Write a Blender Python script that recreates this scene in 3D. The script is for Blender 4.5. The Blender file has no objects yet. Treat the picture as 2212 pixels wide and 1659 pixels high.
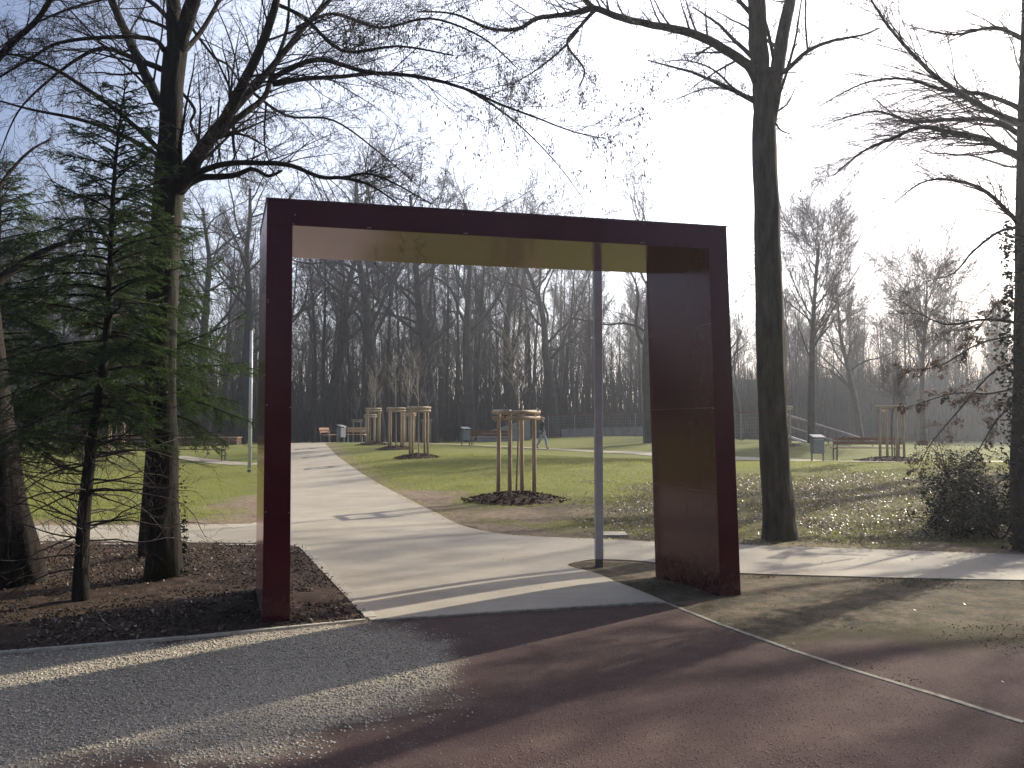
import bpy, bmesh, math, random
import numpy as np
from mathutils import Vector, Matrix, noise
from mathutils.geometry import delaunay_2d_cdt
rnd = random.Random(7); npr = np.random.default_rng(7)
S = bpy.context.scene
# ---------------------------------------------------------------- camera
F = 1840.0; CX, CY = 1106.0, 829.5; HZ = 915.0; EYE = 1.6     # measured on a 2212 px wide view of the photo
PITCH = math.atan((HZ - CY) / F)
cd = bpy.data.cameras.new("camera"); cam = bpy.data.objects.new("camera", cd); S.collection.objects.link(cam)
cam.location = (0, 0, EYE); cam.rotation_euler = (math.pi / 2 + PITCH, 0, 0)
cd.sensor_width = 36; cd.lens = F / 2212 * 36; cd.clip_end = 3000; cd.clip_start = 0.05
S.camera = cam
# ---------------------------------------------------------------- light
SUN_AZ = math.radians(48)      # to the right of the view direction (+Y)
SUN_EL = math.radians(27)
w = bpy.data.worlds.new("World"); S.world = w; w.use_nodes = True
nt = w.node_tree; bg = nt.nodes['Background']
sky = nt.nodes.new('ShaderNodeTexSky'); sky.sky_type = 'NISHITA'; sky.sun_disc = False
sky.sun_elevation = SUN_EL; sky.sun_rotation = SUN_AZ; sky.air_density = 1.0; sky.dust_density = 2.2; sky.ozone_density = 1.5
bg.inputs[1].default_value = 0.102
tn = nt.nodes.new('ShaderNodeMix'); tn.data_type = 'RGBA'; tn.blend_type = 'MULTIPLY'; tn.inputs[0].default_value = 1; tn.inputs[7].default_value = (1.09, .985, 1.04, 1)
nt.links.new(sky.outputs[0], tn.inputs[6]); nt.links.new(tn.outputs[2], bg.inputs[0])
# thin bright high cloud veiling the part of the sky round the sun
tcw = nt.nodes.new('ShaderNodeTexCoord'); vm = nt.nodes.new('ShaderNodeVectorMath'); vm.operation = 'DOT_PRODUCT'
_a, _e = math.radians(26), math.radians(22); vm.inputs[1].default_value = (math.sin(_a) * math.cos(_e), math.cos(_a) * math.cos(_e), math.sin(_e))
nt.links.new(tcw.outputs['Generated'], vm.inputs[0]); nzw = nt.nodes.new('ShaderNodeTexNoise'); nzw.inputs['Scale'].default_value = 3.0; nzw.inputs['Detail'].default_value = 5
nt.links.new(tcw.outputs['Generated'], nzw.inputs['Vector']); ad = nt.nodes.new('ShaderNodeMath'); ad.operation = 'MULTIPLY_ADD'; ad.inputs[1].default_value = .16
nt.links.new(nzw.outputs['Fac'], ad.inputs[0]); nt.links.new(vm.outputs['Value'], ad.inputs[2]); mr = nt.nodes.new('ShaderNodeMapRange'); mr.interpolation_type = 'SMOOTHSTEP'
mr.inputs['From Min'].default_value = .64; mr.inputs['From Max'].default_value = 1.10; mr.inputs['To Max'].default_value = .85; nt.links.new(ad.outputs[0], mr.inputs['Value'])
bg2 = nt.nodes.new('ShaderNodeBackground'); bg2.inputs[0].default_value = (.95, .97, 1, 1); nt.links.new(mr.outputs[0], bg2.inputs[1]); ash = nt.nodes.new('ShaderNodeAddShader')
nt.links.new(bg.outputs[0], ash.inputs[0]); nt.links.new(bg2.outputs[0], ash.inputs[1]); nt.links.new(ash.outputs[0], nt.nodes['World Output'].inputs[0])
sd = bpy.data.lights.new("sun", 'SUN'); sd.energy = 5.0; sd.angle = math.radians(0.55); sd.color = (1, 0.92, 0.78)
sun = bpy.data.objects.new("sun", sd); S.collection.objects.link(sun)
SDIR = Vector((math.sin(SUN_AZ) * math.cos(SUN_EL), math.cos(SUN_AZ) * math.cos(SUN_EL), math.sin(SUN_EL)))
sun.rotation_euler = SDIR.to_track_quat('Z', 'Y').to_euler(); sun.location = (20, 20, 30)
S.view_settings.view_transform = 'Standard'; S.view_settings.look = 'None'
S.view_settings.exposure = 0.66; S.view_settings.gamma = 1
# ---------------------------------------------------------------- helpers
def ray(px, py):
    u = (px - CX) / F; v = (CY - py) / F
    d = Vector((u, math.cos(PITCH) - v * math.sin(PITCH), math.sin(PITCH) + v * math.cos(PITCH)))
    return d / d.y
def P(px, py, d):
    r = ray(px, py); return Vector((r.x * d, d, EYE + r.z * d))
def tag(o, label=None, cat=None, group=None, kind=None):
    if label: o['label'] = label
    if cat: o['category'] = cat
    if group: o['group'] = group
    if kind: o['kind'] = kind
    return o
def empty(name, loc=(0, 0, 0), rz=0, **k):
    o = bpy.data.objects.new(name, None); S.collection.objects.link(o); o.location = loc; o.rotation_euler = (0, 0, rz)
    o.empty_display_size = 0.2
    return tag(o, **k)
def link(name, me, mat=None, parent=None, **k):
    o = bpy.data.objects.new(name, me); S.collection.objects.link(o)
    if mat is not None and not me.materials: me.materials.append(mat)
    if parent is not None: o.parent = parent
    return tag(o, **k)
def npmesh(name, V, Fc):
    V = np.asarray(V, dtype=np.float32); Fc = np.asarray(Fc, dtype=np.int32); k = Fc.shape[1]
    me = bpy.data.meshes.new(name); me.vertices.add(len(V)); me.vertices.foreach_set('co', V.ravel())
    me.loops.add(Fc.size); me.loops.foreach_set('vertex_index', Fc.ravel())
    me.polygons.add(len(Fc)); me.polygons.foreach_set('loop_start', np.arange(len(Fc), dtype=np.int32) * k)
    try: me.polygons.foreach_set('loop_total', np.full(len(Fc), k, dtype=np.int32))
    except Exception: pass
    me.update(calc_edges=True); return me
class MB:
    def __init__(s): s.v = []; s.f = []
    def quad8(s, c):           # 8 corners: bottom ring 4, top ring 4
        b = len(s.v); s.v += [tuple(p) for p in c]
        for q in ((3, 2, 1, 0), (4, 5, 6, 7), (0, 1, 5, 4), (1, 2, 6, 5), (2, 3, 7, 6), (3, 0, 4, 7)): s.f.append(tuple(b + i for i in q))
    def box(s, x0, x1, y0, y1, z0, z1):
        s.quad8([(x0, y0, z0), (x1, y0, z0), (x1, y1, z0), (x0, y1, z0), (x0, y0, z1), (x1, y0, z1), (x1, y1, z1), (x0, y1, z1)])
    def bar(s, a, b, w, h=None, up=(0, 0, 1)):
        a = Vector(a); b = Vector(b); h = h or w; d = (b - a).normalized(); up = Vector(up)
        if abs(d.dot(up)) > .98: up = Vector((1, 0, 0))
        sx = d.cross(up).normalized() * w / 2; u = sx.cross(d).normalized() * h / 2
        s.quad8([a - sx - u, a + sx - u, b + sx - u, b - sx - u, a - sx + u, a + sx + u, b + sx + u, b - sx + u])
    def tube(s, pts, rad, n=6, cap=True, rough=0, ridges=0, fr=6.0):
        m = len(pts); b0 = len(s.v); ref = Vector((0.31, 0.87, 0.21)); u = None
        for i in range(m):
            p = pts[i]; d = (pts[min(i + 1, m - 1)] - pts[max(i - 1, 0)])
            if d.length < 1e-9: d = Vector((0, 0, 1))
            d.normalize()
            if u is None: u = d.cross(ref).normalized()
            else:
                u = u - d * u.dot(d); u = u.normalized() if u.length > 1e-6 else d.cross(ref).normalized()
            v = d.cross(u); r = rad[i] if hasattr(rad, '__len__') else rad
            for k in range(n):
                a = 2 * math.pi * k / n; ca, sa = math.cos(a), math.sin(a); rr = r
                if rough:
                    q = Vector((ca * 1.6, sa * 1.6, p.z * .9))
                    rr *= 1 + rough * noise.noise(q) + rough * .5 * noise.noise(Vector((ca * fr, sa * fr, p.z * 2.2)))
                if ridges: rr *= 1 + ridges * noise.noise(Vector((ca * 9, sa * 9, p.z * 1.2 + 7)))
                s.v.append((p.x + rr * (u.x * ca + v.x * sa), p.y + rr * (u.y * ca + v.y * sa), p.z + rr * (u.z * ca + v.z * sa)))
        for i in range(m - 1):
            for k in range(n):
                k2 = (k + 1) % n; A = b0 + i * n; s.f.append((A + k, A + k2, A + n + k2, A + n + k))
        if cap:
            s.f.append(tuple(b0 + k for k in range(n - 1, -1, -1))); s.f.append(tuple(b0 + (m - 1) * n + k for k in range(n)))
    def mesh(s, name, smooth=False):
        me = bpy.data.meshes.new(name); me.from_pydata(s.v, [], s.f); me.update()
        if smooth: me.polygons.foreach_set('use_smooth', [True] * len(me.polygons))
        return me
    def build(s, name, mat, parent=None, smooth=False, bevel=0, **k):
        o = link(name, s.mesh(name, smooth), mat, parent, **k)
        if bevel:
            b = o.modifiers.new('b', 'BEVEL'); b.width = bevel; b.segments = 2; b.limit_method = 'ANGLE'
        return o
# ---------------------------------------------------------------- materials
def mat(name, base=(.5, .5, .5), rough=.7, spec=.5, metal=0):
    m = bpy.data.materials.new(name); m.use_nodes = True; n = m.node_tree; b = n.nodes['Principled BSDF']
    b.inputs['Base Color'].default_value = (*base, 1); b.inputs['Roughness'].default_value = rough
    b.inputs['Metallic'].default_value = metal; b.inputs['Specular IOR Level'].default_value = spec
    return m, n, b
def N(n, t, **k):
    o = n.nodes.new(t)
    for a, v in k.items(): setattr(o, a, v)
    return o
def noise_fac(n, scale, detail=4, rough=.6, vec=None, stretch=None, coord='Object'):
    tc = N(n, 'ShaderNodeTexCoord'); t = N(n, 'ShaderNodeTexNoise'); t.inputs['Scale'].default_value = scale
    t.inputs['Detail'].default_value = detail; t.inputs['Roughness'].default_value = rough
    src = tc.outputs[coord]
    if stretch:
        mp = N(n, 'ShaderNodeMapping'); mp.inputs['Scale'].default_value = stretch; n.links.new(src, mp.inputs[0]); src = mp.outputs[0]
    n.links.new(src, t.inputs['Vector']); return t.outputs['Fac']
def ramp(n, fac, stops):
    r = N(n, 'ShaderNodeValToRGB'); e = r.color_ramp.elements
    while len(e) > 1: e.remove(e[-1])
    e[0].position = stops[0][0]; e[0].color = (*stops[0][1], 1)
    for p_, c in stops[1:]:
        q = e.new(p_); q.color = (*c, 1)
    n.links.new(fac, r.inputs[0]); return r.outputs[0]
def mix(n, fac, a, b, mode='MIX'):
    x = N(n, 'ShaderNodeMix', data_type='RGBA', blend_type=mode)
    for i, v in ((0, fac), (6, a), (7, b)):
        if hasattr(v, 'is_linked') or hasattr(v, 'links'): n.links.new(v, x.inputs[i])
        elif i == 0: x.inputs[0].default_value = v
        else: x.inputs[i].default_value = (*v, 1)
    return x.outputs[2]
def bump(n, b, h, strength=.5, dist=.02, prev=None):
    x = N(n, 'ShaderNodeBump'); x.inputs['Strength'].default_value = strength; x.inputs['Distance'].default_value = dist
    n.links.new(h, x.inputs['Height'])
    if prev is not None: n.links.new(prev, x.inputs['Normal'])
    n.links.new(x.outputs[0], b.inputs['Normal']); return x.outputs[0]
def math_(n, op, a, b=None, clamp=False):
    x = N(n, 'ShaderNodeMath', operation=op); x.use_clamp = clamp
    for i, v in ((0, a), (1, b)):
        if v is None: continue
        if isinstance(v, (int, float)): x.inputs[i].default_value = v
        else: n.links.new(v, x.inputs[i])
    return x.outputs[0]
def noisy(name, c1, c2, scale=8, rough=.8, bs=.4, bd=.01, spec=.3, stretch=None, metal=0):
    m, n, b = mat(name, c1, rough, spec, metal)
    f = noise_fac(n, scale, 5, .65, stretch=stretch)
    n.links.new(ramp(n, f, [(.35, c1), (.65, c2)]), b.inputs['Base Color'])
    if bs: bump(n, b, f, bs, bd)
    return m
def bark(name, dark, light, green=None, sc=1.0, bd=.03):
    m, n, b = mat(name, dark, .9, .2)
    f = noise_fac(n, 14 * sc, 7, .7, stretch=(1, 1, .16)); g = noise_fac(n, 2.2, 4, .6)
    c = ramp(n, f, [(.38, dark), (.62, light)])
    if green: c = mix(n, math_(n, 'MULTIPLY', ramp(n, g, [(.5, (0, 0, 0)), (.62, (1, 1, 1))]), .7), c, green)
    n.links.new(c, b.inputs['Base Color']); bump(n, b, f, 1.0, bd)
    return m
M = {}
M['bark_beech'] = bark('bark_beech', (.013, .011, .009), (.032, .026, .021), (.024, .029, .012))
M['bark_rough'] = bark('bark_rough', (.010, .008, .007), (.034, .027, .021))
M['bark_ash'] = bark('bark_ash', (.028, .025, .020), (.095, .082, .062), (.06, .062, .030), bd=.05)
M['twig'] = noisy('twig', (.028, .022, .020), (.060, .046, .040), 5, .75, 0)
M['twig_far'] = noisy('twig_far', (.036, .026, .021), (.075, .055, .043), 1.5, .85, 0)
M['bark_far'] = noisy('bark_far', (.022, .019, .016), (.060, .051, .041), 2.0, .9, .3, .05)
M['bark_young'] = noisy('bark_young', (.17, .15, .12), (.32, .28, .22), 9, .5, 0)
M['brush'] = noisy('brush', (.018, .015, .013), (.045, .037, .031), .8, .9, 0)
def leafmat(name, c1, c2, tr, rough=.45, trans=.35, sc=3.0, spec=.5):
    m, n, b = mat(name, c1, rough, spec)
    f = noise_fac(n, sc, 3, .6); c = ramp(n, f, [(.35, c1), (.65, c2)]); n.links.new(c, b.inputs['Base Color'])
    t = N(n, 'ShaderNodeBsdfTranslucent'); t.inputs[0].default_value = (*tr, 1)
    x = N(n, 'ShaderNodeMixShader'); x.inputs[0].default_value = trans
    n.links.new(b.outputs[0], x.inputs[1]); n.links.new(t.outputs[0], x.inputs[2])
    n.links.new(x.outputs[0], n.nodes['Material Output'].inputs[0]); return m
M['needle'] = leafmat('needle', (.011, .023, .015), (.028, .048, .020), (.10, .18, .025), .5, .27, 1.6, .35)
M['litter'] = leafmat('litter', (.060, .042, .028), (.30, .235, .17), (.24, .16, .09), .40, .22, 9, .55)
M['ivy'] = leafmat('ivy', (.007, .010, .006), (.014, .019, .010), (.02, .035, .01), .6, .1, 3, .2)
M['rustleaf'] = leafmat('rustleaf', (.035, .020, .013), (.075, .042, .026), (.12, .055, .025), .6, .3)
M['blade'] = leafmat('blade', (.085, .108, .016), (.150, .150, .032), (.36, .37, .05), .5, .42, .9)
M['catkin'] = noisy('catkin', (.04, .03, .02), (.08, .06, .04), 9, .8, 0)
# glossy burgundy paint, faintly dirty near the ground
m, n, b = mat('burgundy_paint', (.06, .005, .011), .6, 0)
f = noise_fac(n, 3.5, 5, .6); f2 = noise_fac(n, 7, 6, .7, stretch=(1, 1, .35)); geo = N(n, 'ShaderNodeNewGeometry'); sx_ = N(n, 'ShaderNodeSeparateXYZ'); n.links.new(geo.outputs['Position'], sx_.inputs[0])
dirt = math_(n, 'MULTIPLY', math_(n, 'SUBTRACT', 1.0, math_(n, 'MULTIPLY', sx_.outputs['Z'], 2.6), True), ramp(n, noise_fac(n, 16, 6, .75), [(.42, (0, 0, 0)), (.66, (1, 1, 1))]))
c = ramp(n, f, [(.3, (.046, .0030, .008)), (.7, (.064, .0052, .012))]); c = mix(n, math_(n, 'MULTIPLY', ramp(n, f2, [(.55, (0, 0, 0)), (.8, (1, 1, 1))]), .25), c, (.07, .03, .03)); c = mix(n, math_(n, 'MULTIPLY', dirt, .3), c, (.08, .055, .04))
n.links.new(c, b.inputs['Base Color']); gl = N(n, 'ShaderNodeBsdfGlossy'); gl.inputs['Color'].default_value = (.92, .80, .82, 1)
n.links.new(math_(n, 'ADD', math_(n, 'ADD', math_(n, 'MULTIPLY', f, .20), .06), math_(n, 'MULTIPLY', dirt, .4)), gl.inputs['Roughness']); fr = N(n, 'ShaderNodeFresnel'); fr.inputs['IOR'].default_value = 1.40
bp = N(n, 'ShaderNodeBump'); bp.inputs['Strength'].default_value = .14; bp.inputs['Distance'].default_value = .01; n.links.new(noise_fac(n, 1.4, 2, .5), bp.inputs['Height']); n.links.new(bp.outputs[0], gl.inputs['Normal'])
ms = N(n, 'ShaderNodeMixShader'); n.links.new(fr.outputs[0], ms.inputs[0]); n.links.new(b.outputs[0], ms.inputs[1]); n.links.new(gl.outputs[0], ms.inputs[2]); n.links.new(ms.outputs[0], n.nodes['Material Output'].inputs[0])
M['burgundy'] = m
M['burgundy_trim'] = noisy('burgundy_trim', (.05, .006, .012), (.07, .01, .016), 9, .3, 0, spec=.5)
M['rivet'] = noisy('rivet_metal', (.22, .14, .14), (.35, .25, .24), 60, .35, 0, metal=.6)
# ---------------------------------------------------------------- terrain height
ctl = [(x, y, 0) for x in (-30, -15, -5, 0, 5, 12, 22) for y in (-10, 0, 8, 13)] + [(.1, 16.8, .11), (-6, 18, 0), (-14, 20, 0)]
def cp(px, py, d): q = P(px, py, d); ctl.append((q.x, q.y, q.z))
for a in ((905, 988, 29.5), (856, 970, 36), (807, 961, 40.5), (660, 957.5, 45), (640, 957.5, 50), (1925, 996, 27), (1800, 996, 31), (1165, 968, 47), (1300, 975, 43),
          (1350, 942, 62), (1250, 944, 62), (1690, 962, 38), (300, 968, 44), (100, 968, 44), (540, 1020, 27), (500, 998, 33), (2150, 988, 34), (2400, 990, 34),
          (253, 988, 34), (-100, 970, 44), (1500, 986, 36), (1450, 945, 58), (1030, 962, 46), (1600, 955, 46), (1500, 1040, 20.5), (500, 962, 46), (50, 962, 50)): cp(*a)
ctl += [(770 / 1840 * -20, 62, .1), (-10, 80, .1), (-40, 90, .2), (30, 90, .3), (70, 90, .3), (0, 130, .2), (-90, 130, .2), (90, 130, .2), (-60, 40, .2), (60, 40, .3), (22, 62, .25), (33, 55, .1)]
ctl = np.array(ctl, dtype=float)
def phi(r2): return np.sqrt(r2 + 9.0)
A_ = phi(((ctl[:, None, :2] - ctl[None, :, :2]) ** 2).sum(-1)) + np.eye(len(ctl)) * -.02
W_ = np.linalg.solve(A_, ctl[:, 2])
def gh(x, y):
    x = np.asarray(x, float); y = np.asarray(y, float); sh = np.broadcast(x, y).shape
    x, y = np.broadcast_to(x, sh).ravel(), np.broadcast_to(y, sh).ravel(); z = np.zeros(len(x))
    for i, (a, b_, c) in enumerate(ctl): z += W_[i] * phi((x - a) ** 2 + (y - b_) ** 2)
    t = np.clip((y - 9.5) / 6, 0, 1); t = t * t * (3 - 2 * t)
    R = np.hypot(x, y); q = np.clip((R - 110) / 60, 0, 1); q = q * q * (3 - 2 * q)
    z = z * t * (1 - q) + .1 * q
    z = z - .07 * np.exp(-(((x - 1.6) / 1.6) ** 2 + ((y - 9.6) / 1.0) ** 2))
    return z.reshape(sh)
def g1(x, y): return float(gh([x], [y])[0])
def G(px, py, dmax=150):
    """point of the ground seen at photo pixel"""
    r = ray(px, py); d = EYE / max(-r.z, 1e-3) if r.z < 0 else dmax
    ds = np.linspace(2.5, dmax, 1500); zz = gh(r.x * ds, ds) - (EYE + r.z * ds); k = np.argmax(zz > 0)
    if zz[k] <= 0: k = len(ds) - 1
    lo, hi = ds[max(k - 1, 0)], ds[k]
    for _ in range(14):
        mid = (lo + hi) / 2
        if g1(r.x * mid, mid) > EYE + r.z * mid: hi = mid
        else: lo = mid
    return Vector((r.x * hi, hi, g1(r.x * hi, hi)))
def onground(px, d):
    x = (px - CX) / F * d; return Vector((x, d, g1(x, d)))
# ---------------------------------------------------------------- paths
def spl(pts, k=6):
    out = []; n_ = len(pts)
    for i in range(n_ - 1):
        p0, p1, p2, p3 = (np.array(pts[max(0, min(n_ - 1, j))][:2]) for j in (i - 1, i, i + 1, i + 2))
        for t in np.arange(k) / k:
            out.append(.5 * ((2 * p1) + (-p0 + p2) * t + (2 * p0 - 5 * p1 + 4 * p2 - p3) * t ** 2 + (-p0 + 3 * p1 - 3 * p2 + p3) * t ** 3))
    out.append(np.array(pts[-1][:2])); return out
def gp(l): return [tuple(G(*a)[:2]) for a in l]
farL = tuple(onground(606, 44.5)[:2]); farR = tuple(onground(702, 44.5)[:2])
leftlow = gp([(655, 1184), (630, 1178), (560, 1175), (300, 1172), (0, 1170)]) + [(-22, 12.1)]
leftup = [(-22, 14.2)] + gp([(0, 1137), (300, 1136), (540, 1133), (585, 1120), (597, 1085), (602, 1040), (604, 1000), (606, 972)])
rightup = gp([(705, 962), (728, 985), (762, 1010), (830, 1052), (900, 1088), (950, 1113), (1000, 1137), (1080, 1154), (1150, 1160), (1300, 1166), (1420, 1172), (1600, 1178), (2212, 1200)]) + [(22, 11.2)]
rightlow = [(22, 7.6)] + gp([(2212, 1255), (1900, 1249), (1600, 1240), (1420, 1217), (1300, 1210), (1245, 1216), (1228, 1224), (1290, 1241), (1345, 1264), (1440, 1303)])
c1 = G(800, 1342)[:2]
main_poly = [tuple(c1)] + leftlow + [tuple(p) for p in spl(leftup[1:], 4)][0:0] + leftup + [farL, (farL[0] - 3, 62), (farL[0] + 1.5, 62), farR] + [tuple(p) for p in spl(rightup[:-1], 5)] + [rightup[-1]] + [rightlow[0]] + [tuple(p) for p in spl(rightlow[1:], 4)]
def ribbon(pts, wd):
    q = spl(pts, 5); L, R = [], []
    for i in range(len(q)):
        d = q[min(i + 1, len(q) - 1)] - q[max(i - 1, 0)]; d = d / np.linalg.norm(d); nn = np.array((-d[1], d[0])) * wd / 2
        L.append(tuple(q[i] + nn)); R.append(tuple(q[i] - nn))
    return L + R[::-1]
farp = [tuple(onground(740, 46.5)[:2]), tuple(onground(950, 45.5)[:2])] + gp([(1165, 969), (1300, 976), (1450, 984), (1600, 991), (1750, 996), (1900, 997)]) + [(17.5, 30.0), (26, 31)]
far_poly = ribbon(farp, 1.5)
leftp = [tuple(onground(604, 31)[:2]), tuple(onground(540, 31.5)[:2]), tuple(onground(470, 33)[:2]), tuple(onground(380, 35)[:2])]
left_poly = ribbon(leftp, .9)
def inpoly(x, y, poly):
    c = np.zeros(x.shape, bool); n_ = len(poly); j = n_ - 1
    for i in range(n_):
        xi, yi = poly[i]; xj, yj = poly[j]
        t = ((yi > y) != (yj > y)) & (x < (xj - xi) * (y - yi) / (yj - yi + 1e-12) + xi); c ^= t; j = i
    return c
def segdist(x, y, pts):
    d = np.full(x.shape, 1e9)
    for (ax, ay), (bx, by) in zip(pts[:-1], pts[1:]):
        L2 = (bx - ax) ** 2 + (by - ay) ** 2 + 1e-12; t = np.clip(((x - ax) * (bx - ax) + (y - ay) * (by - ay)) / L2, 0, 1)
        d = np.minimum(d, np.hypot(x - ax - t * (bx - ax), y - ay - t * (by - ay)))
    return d
def sheet(name, poly, m, lift, step=.35, **k):
    pts = []
    for i in range(len(poly)):
        a = np.array(poly[i]); b_ = np.array(poly[(i + 1) % len(poly)]); L = np.linalg.norm(b_ - a); q = max(1, int(L / step))
        for t in range(q): pts.append(tuple(a + (b_ - a) * t / q))
    nb = len(pts); P_ = np.array(pts); xs = np.arange(P_[:, 0].min(), P_[:, 0].max(), step); ys = np.arange(P_[:, 1].min(), P_[:, 1].max(), step)
    X, Y = np.meshgrid(xs, ys); X = X.ravel(); Y = Y.ravel(); ok = inpoly(X, Y, pts)
    X = X[ok]; Y = Y[ok]; ok = segdist(X, Y, pts + [pts[0]]) > step * .4
    allp = [Vector(p) for p in pts] + [Vector((float(a), float(b_))) for a, b_ in zip(X[ok], Y[ok])]
    vo, eo, fo, *_ = delaunay_2d_cdt(allp, [(i, (i + 1) % nb) for i in range(nb)], [list(range(nb))], 1, 1e-5)
    vx = np.array([v[0] for v in vo]); vy = np.array([v[1] for v in vo]); vz = gh(vx, vy) + lift
    V = list(zip(vx, vy, vz)); Fs = [tuple(f_) for f_ in fo]
    b0 = len(V)
    bp = np.array(pts); bz = gh(bp[:, 0], bp[:, 1])
    for i in range(nb): V.append((bp[i, 0], bp[i, 1], bz[i] + lift)); V.append((bp[i, 0], bp[i, 1], bz[i] - .12))
    for i in range(nb):
        j = (i + 1) % nb; Fs.append((b0 + 2 * i, b0 + 2 * i + 1, b0 + 2 * j + 1, b0 + 2 * j))
    me = bpy.data.meshes.new(name); me.from_pydata(V, [], Fs); me.update()
    bm = bmesh.new(); bm.from_mesh(me)
    for f_ in bm.faces:
        f_.normal_update()
        if abs(f_.normal.z) > .5 and f_.normal.z < 0: f_.normal_flip()
    bm.to_mesh(me); bm.free()
    return link(name, me, m, **k)
# concrete / bound gravel path
m, n, b = mat('path_surface', (.4, .37, .31), .75, .35)
f1 = noise_fac(n, .9, 6, .6, stretch=(1, 1.6, 1)); f2 = noise_fac(n, 140, 3, .7); f3 = noise_fac(n, 5, 6, .7)
c = ramp(n, f1, [(.3, (.25, .21, .145)), (.5, (.34, .295, .215)), (.7, (.395, .35, .265))])
c = mix(n, .35, c, ramp(n, f2, [(.35, (.20, .17, .13)), (.6, (.5, .47, .40))]), 'MIX')
c = mix(n, math_(n, 'MULTIPLY', ramp(n, f3, [(.58, (0, 0, 0)), (.72, (1, 1, 1))]), .35), c, (.20, .165, .12))
c = mix(n, math_(n, 'MULTIPLY', ramp(n, noise_fac(n, 26, 5, .8), [(.60, (0, 0, 0)), (.70, (1, 1, 1))]), .45), c, (.17, .135, .095)); c = mix(n, math_(n, 'MULTIPLY', ramp(n, noise_fac(n, .45, 8, .75), [(.48, (0, 0, 0)), (.62, (1, 1, 1))]), .30), c, (.25, .20, .14))
n.links.new(c, b.inputs['Base Color']); bump(n, b, f2, .5, .005); M['path'] = m
M['kerb'] = noisy('kerb_stone', (.30, .27, .21), (.48, .44, .36), 22, .85, .5, .006)
M['kerb_dull'] = noisy('kerb_stone_dull', (.15, .135, .105), (.32, .29, .23), 14, .9, .5, .006)
sheet('path', main_poly, M['path'], .012, .3, kind='structure', label='pale sandy path running under the red portal to the lawn')
sheet('far_path', far_poly, M['path'], .014, .5, kind='structure', label='narrow pale path crossing the lawn by the benches')
sheet('side_path', left_poly, M['path'], .014, .4, kind='structure', label='short pale path by the lamp post on the left lawn')
# ---------------------------------------------------------------- terrain sheet
def axis(segs):
    out = []
    for a, b_, s_ in segs: out += list(np.arange(a, b_, s_))
    return np.array(out + [segs[-1][1]])
def sym(a0, s0, g, lim):
    out = [a0]; s_ = s0
    while out[-1] < lim: s_ *= g; out.append(out[-1] + s_)
    return out
xs = np.concatenate([-np.array(sym(7, .08, 1.05, 900))[::-1], np.arange(-6.93, 7, .07), np.array(sym(7, .08, 1.05, 900))])
ys = np.concatenate([-np.array(sym(-2, .2, 1.2, 300))[::-1][:-1], np.arange(-2 + 4.6, 14.5, .07), np.arange(14.5, 24, .13), np.arange(24, 48, .3), np.array(sym(48, .3, 1.06, 1500))])
ys = np.unique(ys)
X, Y = np.meshgrid(xs, ys); Z = gh(X, Y)
for poly in (main_poly, far_poly, left_poly):
    ins = inpoly(X, Y, poly) & (segdist(X, Y, poly + [poly[0]]) > np.where(Y < 20, .10, .16)); Z = np.where(ins, Z - .05, Z)
def n2(x, y, s, seed=0):
    """cheap smooth value noise"""
    x = x * s + seed * 17.3; y = y * s + seed * 9.1; xi = np.floor(x).astype(np.int64); yi = np.floor(y).astype(np.int64); fx = x - xi; fy = y - yi
    def h(a, b_): v = np.sin(a * 127.1 + b_ * 311.7 + seed) * 43758.5453; return v - np.floor(v)
    fx = fx * fx * (3 - 2 * fx); fy = fy * fy * (3 - 2 * fy)
    return (h(xi, yi) * (1 - fx) + h(xi + 1, yi) * fx) * (1 - fy) + (h(xi, yi + 1) * (1 - fx) + h(xi + 1, yi + 1) * fx) * fy
def fbm(x, y, s, seed=0): return (n2(x, y, s, seed) + .5 * n2(x, y, s * 2.1, seed + 1) + .25 * n2(x, y, s * 4.3, seed + 2)) / 1.75
def sm(a, b_, v): t = np.clip((v - a) / (b_ - a), 0, 1); return t * t * (3 - 2 * t)
k1 = gp([(0, 1413), (400, 1380), (800, 1342)]); k1 = [(k1[0][0] - 14 * (k1[1][0] - k1[0][0]), k1[0][1] - 14 * (k1[1][1] - k1[0][1]))] + k1
cR = tuple(G(1440, 1303)[:2])
k3 = gp([(1440, 1303), (1560, 1351), (1700, 1401), (1850, 1450), (2020, 1501), (2212, 1562)]); k3e = (k3[-1][0] + 3.2, k3[-1][1] - 1.25); k3 = k3 + [k3e]
def side(x, y, a, b_): return (b_[0] - a[0]) * (y - a[1]) - (b_[1] - a[1]) * (x - a[0])
front_line = [k1[0], k1[-1], cR]
below1 = (side(X, Y, k1[1], k1[-1]) < 0) & (X < c1[0]); below2 = (side(X, Y, tuple(c1), cR) < 0) & (X >= c1[0]) & (X < cR[0])
edge3 = np.interp(X, [p[0] for p in k3], [p[1] for p in k3]); below3 = (X >= cR[0]) & (Y < edge3)
yard = (below1 | below2 | below3)
Wn = fbm(X, Y, .9, 3)
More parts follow.
